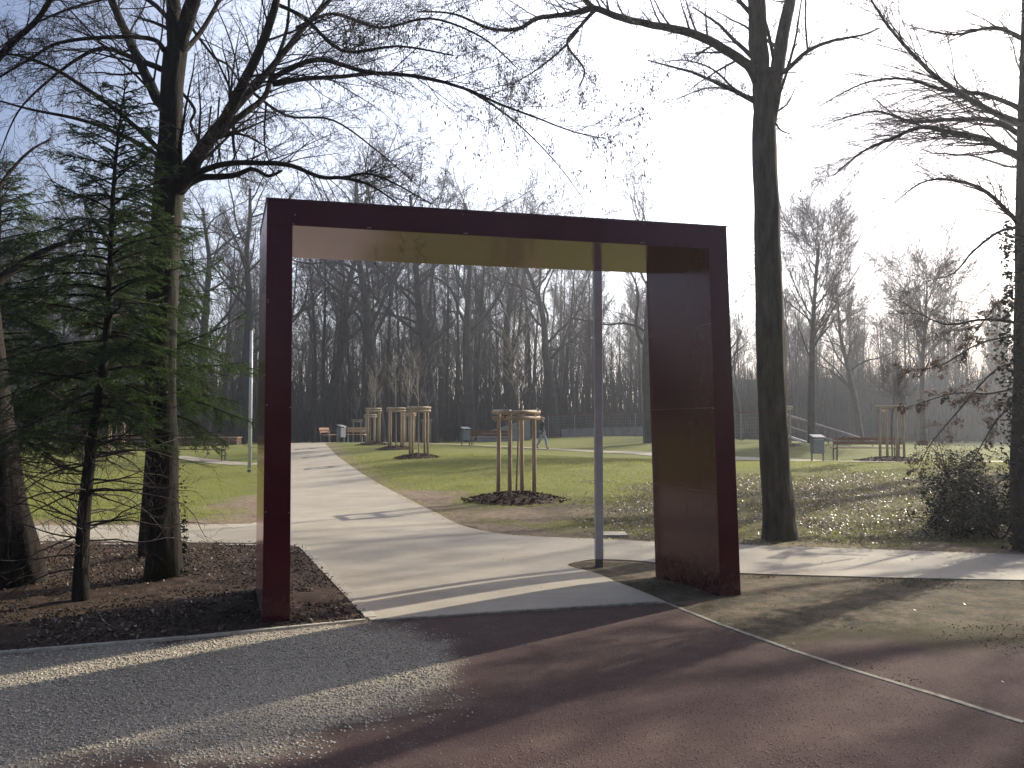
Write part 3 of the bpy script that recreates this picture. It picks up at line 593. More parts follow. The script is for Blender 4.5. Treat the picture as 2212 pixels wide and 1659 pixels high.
rebase(T, b5); r5 = place_tree('ivy_clad_tree', T.meshes('ivytree'), M['bark_rough'], M['twig'], b5, 'ivy clad dark trunk cut by the right edge of the photo, low boughs reaching left')
iv = []
for k_ in range(2600):
    z_ = rnd.uniform(0, 4.2) ** 1.0; a_ = rnd.uniform(0, 6.28); r_ = .17 + rnd.random() ** 2 * (.16 if z_ < 3 else .08); iv.append((r_ * math.cos(a_) - .0, r_ * math.sin(a_), z_))
V, Fc = leafcloud(iv, .035); link('ivy', npmesh('ivy', V, Fc), M['ivy'], r5)
# ---- conifers
def conifer(base, H, R, z0, seed, stemr=.05, lean=(0, 0), nb=80, bare_n=30, reach=None, topclip=.12):
    rnd.seed(seed); tr = MB(); cr = MB(); NV = []; NF = []
    def at(z): t = z / H; return Vector((lean[0] * t + .03 * math.sin(z * 2 + seed), lean[1] * t, z))
    pts = [at(H * i / 24 - (.12 if i == 0 else 0)) for i in range(25)]; tr.tube(pts, [stemr * (1.15 if i < 2 else 1) * (1 - i / 25.5) + .003 for i in range(25)], 12, rough=.1)
    def needles(p, q_, dens, ln):
        d = (q_ - p); L = d.length; d.normalize(); s_ = d.cross(Vector((0, 0, 1))); s_ = s_.normalized() if s_.length > .01 else Vector((1, 0, 0)); u = s_.cross(d)
        for k in range(max(2, int(L * dens))):
            o_ = p + d * L * rnd.random(); a = rnd.uniform(-1.1, 1.1) if rnd.random() < .5 else math.pi + rnd.uniform(-1.1, 1.1)
            v = (d * rnd.uniform(.35, .8) + s_ * math.cos(a) + u * (math.sin(a) * .6 + .12)).normalized() * ln * rnd.uniform(.7, 1.2); wv = d.cross(v).normalized() * .0024 if rnd.random() < .5 else d * .0032
            b0 = len(NV); NV.extend([tuple(o_ - wv), tuple(o_ + wv), tuple(o_ + v)]); NF.append((b0, b0 + 1, b0 + 2))
    for k in range(nb):
        z = z0 + (H - z0) * ((k + rnd.random()) / nb); t = (z - z0) / (H - z0); az = k * 2.399 + rnd.uniform(-.3, .3)
        L = R * (1 - t) ** .62 * rnd.choice((rnd.uniform(.25, .7), rnd.uniform(.7, 1.15))) + topclip
        if reach: L *= 1 + reach[1] * max(0, math.cos(az - reach[0]))
        d = Vector((math.cos(az), math.sin(az), rnd.uniform(-.15, .5) + .55 * t)).normalized(); p = at(z); n_ = 9; bp = [p]; 
        for i in range(n_):
            d = (d + rvec(.09) + Vector((0, 0, -.08 if i < 5 else .03))).normalized(); bp.append(bp[-1] + d * L / n_)
        tr.tube(bp, [.014 * (1 - .8 * i / n_) * (.6 + .6 * (1 - t)) for i in range(n_ + 1)], 4, cap=False)
        for j in range(int(6 + 21 * L)):
            u_ = rnd.uniform(.18, 1); i = min(int(u_ * n_), n_ - 1); o_ = bp[i].lerp(bp[i + 1], u_ * n_ - i); bd_ = (bp[i + 1] - bp[i]).normalized()
            sd_ = bd_.cross(Vector((0, 0, 1))).normalized() * rnd.choice((-1, 1)); dd = (bd_ * .75 + sd_ * .8 + Vector((0, 0, rnd.uniform(-.75, .18)))).normalized(); l2 = L * .36 * (1.15 - u_) * rnd.uniform(.6, 1.2) + .05
            e_ = o_ + dd * l2 + Vector((0, 0, -.12 * l2)); cr.tube([o_, o_.lerp(e_, .5) + Vector((0, 0, .02 * l2)), e_], [.0035, .0026, .0014], 3, cap=False); needles(o_, e_, 210, .025)
            for _ in range(int(2 + l2 * 10)):
                w_ = rnd.uniform(.2, .95); o2 = o_.lerp(e_, w_); d2 = (dd * .8 + dd.cross(Vector((0, 0, 1))) * rnd.choice((-.7, .7)) + Vector((0, 0, rnd.uniform(-.3, .15)))).normalized(); e2 = o2 + d2 * l2 * .38 * rnd.uniform(.6, 1.2)
                needles(o2, e2, 230, .024)
        needles(bp[5], bp[-1], 240, .022)
    T_ = Tree(0); T_.tr = tr; T_.cr = cr
    CB = dict(seg=[.1, .09, .07, .05], wander=[.2, .24, .3, .3], trop=[0, -.02, -.03, -.02], n=[0, 6, 4], ratio=[.5, .5, .5, .5], rr=[.7, .6, .6, .6], ang=[.7, .8, .8, .8], sides=[4, 4, 3, 3], tip=.2)
    for k in range(bare_n):
        z = rnd.uniform(.3 if bare_n > 10 else z0 * .6, z0 + .15); az = k * 2.4 + rnd.uniform(-.4, .4); d = Vector((math.cos(az), math.sin(az) * .8, rnd.uniform(-.05, .35)))
        T_.grow(at(z), d.normalized(), R * rnd.uniform(.45, 1.15), .0095, 1, CB)
    return tr.mesh('conifer_trunk', True), cr.mesh('conifer_twigs', True), npmesh('needles', NV, NF)
def put_conifer(name, base, label, **k):
    t_, c_, n_ = conifer(base, **k); e_ = empty(name, base, 0, label=label, cat='conifer', group='conifers at the left'); link('trunk', t_, M['bark_rough'], e_); cr_ = link('crown', c_, M['twig'], e_); link('foliage', n_, M['needle'], cr_); print(name, len(n_.polygons)); return e_
bA = G(172, 1303); put_conifer('conifer', bA, 'slim dark conifer standing nearest at the left with dead lower twigs', H=4.75, R=1.15, z0=1.6, seed=3, stemr=.062, lean=(.24, .15), nb=108, bare_n=64)
bB = Vector((-4.4, 10.3, g1(-4.4, 10.3))); put_conifer('conifer', bB, 'greener conifer partly hidden behind the forked tree', H=4.9, R=1.4, z0=1.75, seed=11, stemr=.05, nb=140, bare_n=6)
bC = Vector((-6.1, 10.0, g1(-6.1, 10.0))); put_conifer('conifer', bC, 'shadowy conifer behind the slim one at the far left', H=4.7, R=1.7, z0=1.4, seed=19, stemr=.05, nb=135, bare_n=10)
rnd.seed(77)
# thin sapling stem beside the slim conifer
T = Tree(1); D = 8.0; bs = G(192, 1285); D = bs.y
CS = dict(seg=[.1, .1, .07, .05], wander=[.1, .2, .25, .3], trop=[.02, .0, -.01, 0], n=[10, 5, 3], ratio=[.35, .45, .5], rr=[.6, .6, .6], ang=[.8, .8, .8], sides=[6, 4, 3, 3], tip=.2)
T.limb([bs, q(188, 1150), q(186, 1000), q(178, 900), q(160, 780)], [.011, .010, .008, .007, .004], 6, CS, 12, 0, 1)
rebase(T, bs); place_tree('understory_sapling', T.meshes('sap'), M['bark_beech'], M['twig'], bs, 'thin whippy stem rising beside the slim conifer trunk', 'sapling')
# ---- dark shrub bottom right with rusty leaves
T = Tree(1); bb = Vector((7.0, 12.3, g1(7.0, 12.3))); CSH = dict(seg=[.15, .12, .08, .06], wander=[.12, .18, .25, .3], trop=[.0, -.03, -.02, -.02], n=[9, 8, 5], ratio=[.5, .5, .5], rr=[.6, .6, .6], ang=[.7, .7, .8], sides=[5, 4, 3, 3], tip=.2)
lp = []
for k_ in range(30):
    az = rnd.uniform(0, 6.28); d = Vector((math.cos(az), math.sin(az), rnd.uniform(.25, 1.3))).normalized()
    T.grow(bb + Vector((rnd.uniform(-.5, .5), rnd.uniform(-.5, .5), -.05)), d, rnd.uniform(.8, 1.7), .016, 0, CSH)
vs = T.cr.v; lp = [Vector(vs[rnd.randrange(len(vs))]) for _ in range(20000)]
V, Fc = leafcloud([p - bb + rvec(.07) for p in lp if p.z < bb.z + 1.15], .021)
rebase(T, bb); rs = place_tree('evergreen_shrub', T.meshes('shrub'), M['bark_rough'], M['twig'], bb, 'low dark leafy shrub at the right edge under the ivy clad trunk', 'shrub')
link('foliage', npmesh('shrub_leaves', V, Fc), M['ivy'], rs)
# hanging rusty-leaved beech behind it
T = Tree(1); D = 14.5; bh = Vector((9.6, 14.6, g1(9.6, 14.6)))
T.limb([bh, bh + Vector((0, 0, 1.2)), bh + Vector((-.1, 0, 2.4)), bh + Vector((-.1, .1, 4))], [.08, .07, .05, .02], 8)
for pts_ in ([(2225, 780), (2150, 800), (2060, 900), (2010, 960), (1985, 1010)], [(2225, 720), (2120, 740), (2030, 790), (1950, 800)], [(2225, 850), (2160, 900), (2110, 980), (2080, 1040)], [(2225, 700), (2180, 640), (2120, 700), (2080, 760)], [(2225, 830), (2140, 850), (2060, 850), (1960, 880)]):
    T.limb([q(*a) for a in pts_], [.022 * (1 - .8 * i / (len(pts_) - 1)) for i in range(len(pts_))], 5, dict(CSH, n=[9, 8, 5]), 16, 0, .35)
vs = T.cr.v; lp = [Vector(vs[rnd.randrange(len(vs))]) + rvec(.02) for _ in range(7000)]
V, Fc = leafcloud([p - bh for p in lp], .021)
rebase(T, bh); rs = place_tree('young_beech', T.meshes('ybeech'), M['bark_rough'], M['twig'], bh, 'young beech still holding rusty leaves, its branches drooping by the right edge')
link('foliage', npmesh('beech_leaves', V, Fc), M['rustleaf'], rs)
# ---- woodland archetypes
def arche(seed, H, r, kind):
    rnd.seed(seed); T = Tree(2)
    if kind == 'oak':
        C = dict(seg=[.7, .5, .4, .35, .3], wander=[.10, .26, .30, .32, .34], trop=[.06, .06, .05, .04, .03], n=[15, 9, 8, 5], ratio=[.55, .50, .5, .5], rr=[.72, .62, .62, .66], ang=[.95, .8, .8, .8], sides=[10, 7, 4, 3, 3], tip=.22, thin=7)
        T.grow(Vector((0, 0, -.3)), Vector((rnd.uniform(-.05, .05), 0, 1)), H, r, 0, C, .33)
    elif kind == 'fan':
        C = dict(seg=[.7, .45, .35, .3, .25], wander=[.04, .10, .14, .2, .2], trop=[.04, .05, .04, .03, .03], n=[26, 10, 8, 5], ratio=[.36, .46, .46, .5], rr=[.6, .62, .62, .66], fan=1, ang=[.72, .6, .6, .6], sides=[9, 6, 4, 3, 3], tip=.2, thin=6)
        T.grow(Vector((0, 0, -.3)), Vector((0, 0, 1)), H * .86, r, 0, C, .42)
    else:
        C = dict(seg=[1.2, .7, .5, .4], wander=[.035, .12, .18, .22], trop=[.04, .10, .08, .06], n=[32, 10, 8], ratio=[.26, .5, .5], rr=[.5, .6, .6], ang=[.65, .6, .65], sides=[8, 4, 3, 3], tip=.2, thin=7)
        T.grow(Vector((0, 0, -.3)), Vector((rnd.uniform(-.04, .04), 0, 1)), H, r, 0, C, .26)
    if kind == 'fan': pass
    print(kind, T.count); return T.meshes(kind)
oaks = [arche(s_, 15, .36, 'oak') for s_ in (101, 102, 103, 104, 105)]
slim = [arche(s_, 16, .17, 'slim') for s_ in (201, 202, 203, 204, 205, 206)]
fans = [arche(s_, 12, .22, 'fan') for s_ in (301, 302)]
rnd.seed(5)
def wood(kind, i, x, y, H, label, group, rz=None, lean=0, name=None):
    lst = dict(oak=oaks, slim=slim, fan=fans)[kind]; src = lst[i % len(lst)]; h0 = dict(oak=15, slim=16, fan=12)[kind]
    e_ = place_tree(name or ('oak_tree' if kind == 'oak' else 'woodland_tree'), src, M['bark_far'], M['twig_far'], (x, y, g1(x, y)), label, 'tree', group, rnd.uniform(0, 6.28) if rz is None else rz, H / h0 * rnd.uniform(.97, 1.03)); e_.rotation_euler[1] = lean; return e_
def wpx(px, d): return (px - CX) / F * d
Gk = 'big bare trees at the edge of the wood'
for (px, d, H, i, k, lab) in (
    (700, 66, 19.5, 0, 'oak', 'dark bare oak nearest the left post inside the portal opening'),
    (822, 60, 19, 1, 'oak', 'stout bare oak with twisting limbs behind the row of staked saplings'),
    (935, 64, 19, 2, 'oak', 'bare oak standing between the staked row and the nearest staked sapling'),
    (1012, 62, 18, 3, 'oak', 'bare oak just left of the nearest staked sapling'),
    (1110, 70, 19.5, 4, 'oak', 'bare oak rising straight behind the nearest staked sapling'),
    (1195, 66, 18, 0, 'oak', 'bare oak above the walking person'),
    (1400, 50, 14, 1, 'oak', 'bare oak half hidden behind the right leg of the portal'),
    (520, 58, 18.5, 2, 'oak', 'gnarled bare oak seen just left of the portal between the conifer twigs'),
    (440, 62, 18, 3, 'oak', 'bare oak seen through the greener conifer'),
    (300, 60, 18, 4, 'oak', 'bare oak seen left of the forked trunk'),
    (120, 64, 16, 1, 'oak', 'bare oak seen behind the slim conifer at the far left'),
    (1752, 40, 11.6, 0, 'fan', 'isolated bare tree with a rounded crown above the litter bin'),
    (1995, 46, 10.8, 1, 'fan', 'bare tree with a straight trunk behind the rightmost staked sapling'),
    (1860, 52, 9.0, 1, 'oak', 'crooked leaning bare tree behind the park bench on the right'),
    (1600, 55, 9.5, 4, 'oak', 'bare tree between the portal and the tall trunk, low crown')):
    x, y = wpx(px, d), d; wood(k, i, x, y, H, lab, Gk, lean=(-.22 if 'crooked' in lab else 0))
ng = 'slender bare trees of the wood behind the lawn'
k_ = 0
while k_ < 240:
    d = rnd.uniform(62, 108); px = rnd.uniform(-150, 1560) if k_ < 150 else rnd.uniform(1560, 2330)
    H = rnd.uniform(15, 19.5) * (1.0 if px < 1250 else (.85 if px < 1560 else .68)) * (d / 80) ** .35
    wood('slim', k_, wpx(px, d), d, H, 'slender bare tree in the dense dark wood behind the lawn' if px < 1560 else 'slender hazy bare tree in the thinner wood at the right', ng if px < 1560 else 'slender hazy trees of the right hand wood'); k_ += 1
# off-frame trees on the sun side: their shadows streak the foreground
for i, (x, y, H, k) in enumerate(((9.6, 7.2, 15, 'slim'), (16, 9.0, 16, 'slim'), (16.5, 14.5, 17, 'slim'), (21, 12.0, 16, 'oak'), (11.5, 5.2, 15, 'slim'), (20, 27.5, 15, 'oak'), (22, 31, 14, 'slim'), (21, 19, 17, 'oak'), (14, 6.0, 14, 'slim'), (25, 15.5, 17, 'slim'))):
    wood(k, i, x, y, H, 'bare tree standing out of view to the right, shading the forecourt', 'shading trees out of view', name='shade_tree')
for i, (x, y) in enumerate(((-7, -9), (-1.5, -12), (4, -10), (9, -14), (-13, -6), (0.5, -18), (-5, -16), (14, -8))):
    wood('oak', i, x, y, 15, 'bare tree standing out of view behind the photographer', 'trees behind the photographer', name='shade_tree')
# thicket of brush filling the wood
NB = 20000; V = np.zeros((NB, 8, 3)); pxs = np.where(npr.uniform(0, 1, NB) < .75, npr.uniform(-400, 2600, NB), npr.uniform(1560, 2400, NB)); ds = npr.uniform(68, 118, NB); bx = (pxs - CX) / F * ds; bz = gh(bx, ds)
hh = npr.uniform(2.0, 11.5, NB) * np.where(pxs > 1560, .62, np.where(pxs > 1250, .85, 1)); rr_ = npr.uniform(.02, .075, NB); lx = npr.normal(0, .11, NB) * hh; ly = npr.normal(0, .05, NB) * hh
for k_, (ax, ay) in enumerate(((-1, -1), (1, -1), (1, 1), (-1, 1))):
    V[:, k_] = np.stack([bx + ax * rr_, ds + ay * rr_, bz - .2], -1); V[:, 4 + k_] = np.stack([bx + lx + ax * rr_ * .12, ds + ly + ay * rr_ * .12, bz + hh], -1)
fb = np.array([(0, 1, 5, 4), (1, 2, 6, 5), (2, 3, 7, 6), (3, 0, 4, 7)])
NT = 60000; tx = npr.integers(0, NB, NT); tt = npr.uniform(.15, 1, NT); az = npr.uniform(0, 6.28, NT); ln = npr.uniform(.5, 1.8, NT)
p0 = np.stack([bx[tx] + lx[tx] * tt, ds[tx] + ly[tx] * tt, bz[tx] + hh[tx] * tt], -1); p1 = p0 + np.stack([np.cos(az) * ln * .6, np.sin(az) * ln * .6, ln * npr.uniform(.2, 1, NT)], -1)
off = np.stack([np.zeros(NT) + .022, np.zeros(NT), np.zeros(NT) + .01], -1); off2 = np.stack([np.zeros(NT), np.zeros(NT) + .022, np.zeros(NT)], -1)
TV = np.stack([p0 - off, p0 + off, p1, p0 - off2, p0 + off2, p1 + off * .3], 1).reshape(-1, 3)
thV = np.concatenate([V.reshape(-1, 3), TV]); f4 = (np.arange(NB)[:, None, None] * 8 + fb[None]).reshape(-1, 4)
f4t = np.concatenate([f4[:, [0, 1, 2]], f4[:, [0, 2, 3]]]); b0 = NB * 8; t3 = np.concatenate([b0 + np.arange(NT)[:, None] * 6 + np.array([[0, 1, 2]]), b0 + np.arange(NT)[:, None] * 6 + np.array([[3, 4, 5]])])
link('woodland_thicket', npmesh('thicket', thV, np.concatenate([f4t, t3])), M['brush'], kind='stuff', label='dense grey brown thicket of poles and brushwood filling the wood', cat='woodland')
# ---------------------------------------------------------------- staked saplings
M['stake'] = noisy('peeled_wood', (.28, .20, .125), (.48, .37, .25), 6, .6, .4, .004, stretch=(6, 6, .6))
M['rail'] = noisy('rail_wood', (.34, .25, .16), (.56, .44, .31), 6, .6, .4, .004)
M['mulch'] = noisy('bark_mulch', (.022, .013, .009), (.085, .050, .034), 38, .95, 1, .03)
M['strap'] = noisy('strap', (.10, .07, .04), (.2, .15, .09), 30, .9, .2)
def frame_parts():
    e_ = empty('tree_stake_frame'); h = 1.74; s_ = .265; cs = [(-s_, -s_), (s_, -s_), (s_, s_), (-s_, s_)]
    for cx, cy in cs:
        mb = MB(); t = rnd.uniform(-.015, .015); mb.tube([Vector((cx, cy, -.1)), Vector((cx + t, cy, .9)), Vector((cx + t * .5, cy - t, h - .05)), Vector((cx + t * .5, cy - t, h + .02))], [.042, .040, .039, .034], 12, rough=.04); mb.build('stake', M['stake'], e_, True)
    for i in range(4):
        (ax, ay), (bx_, by_) = cs[i], cs[(i + 1) % 4]; d = Vector((bx_ - ax, by_ - ay, 0)).normalized(); o_ = Vector((d.y, -d.x, 0)) * .055
        for zz in ((h - .03 + .012 * (i % 2),) if i % 2 else (h - .03, h - .14)):
            mb = MB(); mb.tube([Vector((ax, ay, zz)) + o_ - d * .09, Vector((bx_, by_, zz)) + o_ + d * .09], [.042, .042], 12); mb.build('rail', M['rail'], e_, True)
    mb = MB(); mb.bar((-s_, 0, h - .12), (0, 0, h - .16), .01, .05); mb.bar((s_, 0, h - .12), (0, 0, h - .16), .01, .05); mb.build('tie', M['strap'], e_)
    return e_
def mound_mesh(seed, R=.75):
    r = np.linspace(0, 1.25, 16); a = np.linspace(0, 2 * math.pi, 48, endpoint=False); RR, AA = np.meshgrid(r, a); Xm = RR * np.cos(AA) * R; Ym = RR * np.sin(AA) * R
    Zm = .13 * np.clip(1 - RR ** 2, -.2, 1) * (1 + .0 * RR) + .05 * (fbm(Xm + seed, Ym + 50, 7, seed) - .5) - .012
    idx = np.arange(48 * 16).reshape(48, 16); i2 = np.roll(idx, -1, 0); Fq = np.stack([idx[:, :-1], idx[:, 1:], i2[:, 1:], i2[:, :-1]], -1).reshape(-1, 4)
    V = np.stack([Xm, Ym, Zm], -1).reshape(-1, 3); CH = 500; a = npr.uniform(0, 6.28, CH); rr = np.sqrt(npr.uniform(0, 1, CH)) * 1.15 * R; cx = rr * np.cos(a); cy = rr * np.sin(a); cz = .13 * np.clip(1 - (rr / R) ** 2, -.05, 1) + .012
    Vc = []; Fc = []
    for i in range(CH):
        d = Vector((rnd.gauss(0, 1), rnd.gauss(0, 1), rnd.gauss(0, .5))).normalized() * rnd.uniform(.015, .045); w_ = d.cross(rvec()).normalized() * .012; c = Vector((cx[i], cy[i], cz[i])); b0 = len(V) + len(Vc); Vc += [tuple(c - d - w_), tuple(c + d - w_), tuple(c + d + w_), tuple(c - d + w_)]; Fc.append((b0, b0 + 1, b0 + 2, b0 + 3))
    return npmesh('mound', np.concatenate([V, np.array(Vc)]), np.concatenate([Fq, np.array(Fc)]))
mounds = [mound_mesh(s_) for s_ in (1, 2, 3)]
CYG = dict(seg=[.3, .22, .15, .1], wander=[.03, .08, .12, .15], trop=[.02, .10, .08, .06], n=[13, 5, 3], ratio=[.42, .42, .45], rr=[.55, .6, .7], ang=[.55, .5, .5], sides=[7, 5, 4, 3], tip=.25, thin=4.2)
def young(seed):
    rnd.seed(seed); T = Tree(1); T.grow(Vector((0, 0, 0)), Vector((0, 0, 1)), 3.5, .026, 0, CYG, .52); return T.meshes('young')
youngs = [young(s_) for s_ in (31, 32, 33)]; rnd.seed(9)
f0 = frame_parts()
T = Tree(0); rnd.seed(14)
CBU = dict(seg=[.2, .12, .08], wander=[.1, .15, .2], trop=[.06, .04, .03], n=[34, 12, 6], ratio=[.38, .45, .45], rr=[.5, .6, .6], ang=[.9, .7, .7], sides=[6, 4, 3, 3], tip=.3, thin=3.6)
CBU.update(seg=[.2, .12, .08, .06], wander=[.05, .15, .2, .2], trop=[.03, .06, .04, .03])
Tb = Tree(1); Tb.grow(Vector((0, 0, 0)), Vector((0, 0, 1)), 3.15, .03, 0, CBU, .56); bushy = Tb.meshes('bushy')
spots = [(1115, 16.8, .45, 'staked frame nearest the camera, just left of the lamp pole', 'young bare tree inside the nearest staked frame', 0),
         (905, 29.5, .3, 'staked frame at the near right end of the row beside the path', 'young bare tree with pale branches at the near end of the row', 1),
         (856, 36.0, .3, 'middle staked frame of the row beside the path', 'young bare tree in the middle frame of the row', 2),
         (807, 40.5, .25, 'staked frame at the far left end of the row beside the path', 'young tree with upright twigs at the far end of the row', 0),
         (1925, 27.0, .75, 'grey shaded staked frame in front of the right bench', 'young bushy dark crowned tree in front of the right bench', 3),
         (800, 52.0, .3, 'small staked frame showing through the leftmost frame of the row', 'young tree behind the leftmost frame of the row', 1),
         (772, 60.0, .3, 'distant staked frame behind the far left bench', 'young tree behind the far left bench', 2),
         (884, 50.0, .3, 'distant staked frame between the two nearest frames of the row', 'young tree between the two nearest frames of the row', 0),
         (922, 62.0, .2, 'small low looking staked frame seen through the near right frame of the row', 'young tree seen through the near right frame of the row', 1),
         (253, 36.0, .3, 'staked frame seen between the slim conifer and the forked trunk', 'young tree between the slim conifer and the forked trunk', 2),
         (1688, 38.0, .2, 'staked frame half hidden by the tall trunk on the right', 'young tree half hidden by the tall trunk on the right', 1)]
for i, (px, d, rz, l1, l2, yi) in enumerate(spots):
    p = onground(px, d); o = f0 if i == 0 else copy_tree(f0)
    o.location = p; o.rotation_euler = (0, 0, rz); tag(o, l1, 'tree stake frame', 'wooden frames staking the young trees')
    ms = bushy if yi == 3 else youngs[yi]; place_tree('young_tree', ms, M['bark_young'] if yi < 3 else M['twig'], M['bark_young'] if yi < 3 else M['twig'], p, l2, 'young tree', 'young staked trees', rnd.uniform(0, 6), rnd.uniform(.92, 1.08))
    mo = link('mulch_mound', mounds[i % 3], M['mulch'], kind='stuff', label='dark bark mulch mound under the ' + l1, cat='mulch'); mo.location = p; mo.rotation_euler = (0, 0, i * 1.3)
    if i == 0: mo.scale = (1.25, 1.1, 1.1)
    if i == 4: mo.scale = (1.5, 1.2, 1)
# ---------------------------------------------------------------- benches, bins, lamp poles
M['slat'] = noisy('bench_wood', (.13, .050, .028), (.22, .095, .052), 5, .5, .2, .003, stretch=(.6, 6, 6))
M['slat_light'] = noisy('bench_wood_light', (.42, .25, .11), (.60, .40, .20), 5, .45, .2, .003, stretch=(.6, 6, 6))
M['steel'] = noisy('galvanised_steel', (.28, .29, .30), (.42, .43, .44), 18, .4, .1, .002, metal=.6)
M['dark_steel'] = noisy('dark_steel', (.09, .09, .085), (.16, .16, .15), 18, .5, .1, .002, metal=.4)
M['bin'] = noisy('bin_sheet', (.16, .19, .21), (.22, .25, .27), 7, .38, .05, .002, metal=.5)
def bench(loc, rz, label, slat='slat', L=2.2):
    e_ = empty('park_bench', loc, rz, label=label, cat='bench', group='park benches on the lawn'); h = L / 2
    for i in range(3): mb = MB(); mb.box(-h, h, -.22 + i * .15, -.09 + i * .15, .43, .465); mb.build('seat_slat', M[slat], e_, bevel=.006)
    for i in range(2): mb = MB(); z = .57 + i * .15; mb.quad8([(-h, .25 + i * .035, z), (h, .25 + i * .035, z), (h, .285 + i * .035, z), (-h, .285 + i * .035, z), (-h, .275 + i * .035, z + .125), (h, .275 + i * .035, z + .125), (h, .31 + i * .035, z + .125), (-h, .31 + i * .035, z + .125)]); mb.build('back_slat', M[slat], e_, bevel=.006)
    for sx in (-h + .12, h - .12):
        mb = MB(); mb.bar((sx, -.2, -.05), (sx, -.2, .43), .045); mb.bar((sx, .22, -.05), (sx, .25, .45), .045); mb.bar((sx, .25, .45), (sx, .34, .84), .04); mb.bar((sx, -.22, .41), (sx, .26, .41), .045); mb.build('leg_frame', M['dark_steel'], e_)
        mb = MB(); mb.bar((sx, -.2, .44), (sx, -.2, .66), .035); mb.bar((sx, -.23, .67), (sx, .27, .67), .05, .03); mb.build('armrest', M['dark_steel'], e_)
    return e_
def bin_(loc, rz, label):
    e_ = empty('litter_bin', loc, rz, label=label, cat='bin', group='litter bins on the lawn')
    mb = MB(); mb.box(-.2, .2, -.14, .14, .28, .80); mb.build('body', M['bin'], e_, bevel=.012)
    mb = MB(); mb.quad8([(-.23, -.19, .86), (.23, -.19, .86), (.23, .17, .95), (-.23, .17, .95), (-.23, -.19, .875), (.23, -.19, .875), (.23, .17, .965), (-.23, .17, .965)]); mb.build('lid', M['steel'], e_, bevel=.004)
    for sx in (-.215, .215): mb = MB(); mb.box(sx - .02, sx + .02, -.02, .02, -.05, .88); mb.build('leg', M['dark_steel'], e_)
    return e_
p = onground(1868, 31.5); bench(p, math.radians(4), 'long brown bench with its back to the lawn, right of the tall trunk', L=2.45).rotation_euler[2] = math.radians(176)
bin_(onground(1764, 30.5), math.radians(8), 'grey litter bin with a sloped lid beside the right bench')
p = onground(1062, 44.5); bench(p, math.radians(170), 'red brown bench partly behind the nearest staked frame', L=2.3)
bin_(onground(1006, 43.5), math.radians(30), 'grey litter bin left of the red brown bench')
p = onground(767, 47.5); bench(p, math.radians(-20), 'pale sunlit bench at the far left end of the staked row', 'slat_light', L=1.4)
bin_(onground(738, 46), math.radians(60), 'sunlit litter bin where the main path crests')
p = onground(712, 48); bench(p, math.radians(85), 'faint grey bench seen end on left of the sunlit bin', 'slat', L=1.8)
p = onground(430, 33.5); bench(p, math.radians(2), 'brown bench seen between the forked trunk and the portal', L=2.2)
M['pole'] = noisy('painted_pole', (.42, .41, .40), (.50, .49, .48), 9, .35, .03, .002)
M['pole_w'] = noisy('pale_pole', (.48, .48, .50), (.58, .58, .60), 9, .3, .03, .002)
M['lampglass'] = noisy('lamp_glass', (.6, .6, .6), (.7, .7, .7), 5, .2, 0)
def lamp(loc, H, w_, m_, label, square=True):
    e_ = empty('lamp_post', loc, math.radians(4), label=label, cat='lamp post'); mb = MB()
    if square: mb.box(-w_ / 2, w_ / 2, -w_ / 2, w_ / 2, .09, H)
    else: mb.tube([Vector((0, 0, .12)), Vector((0, 0, H))], [w_ / 2, w_ * .4], 20)
    mb.build('pole', m_, e_, not square, bevel=.006 if square else 0)
    mb = MB(); mb.box(-w_ * .44, w_ * .44, -w_ * .44, w_ * .44, -.1, .088); mb.build('base', M['dark_steel'], e_)
    mb = MB(); mb.box(-w_ * .5, w_ * .5, -w_ * .7, w_ * .7 + .1, H + .002, H + .05); mb.build('lamp_head', M['dark_steel'], e_, bevel=.005)
lb = G(1294, 1224); lamp(lb, 3.55, .092, M['pole'], 'grey square lamp pole standing right behind the portal beam')
lamp(G(539, 1020), 4.5, .12, M['pole_w'], 'pale sunlit lamp pole on the left lawn beside the left leg of the portal', False)
# access slab by path
s0 = G(1320, 1156); mb = MB(); mb.quad8([Vector((s0.x + a, s0.y + b_, s0.z + c)) for c in (-.03, .03) for a, b_ in ((-.22, -.2), (.22, -.2), (.22, .2), (-.22, .2))]); mb.build('concrete_slab', M['kerb'], bevel=.006, label='small flat pale slab lying in the bare soil behind the lamp pole', cat='slab')
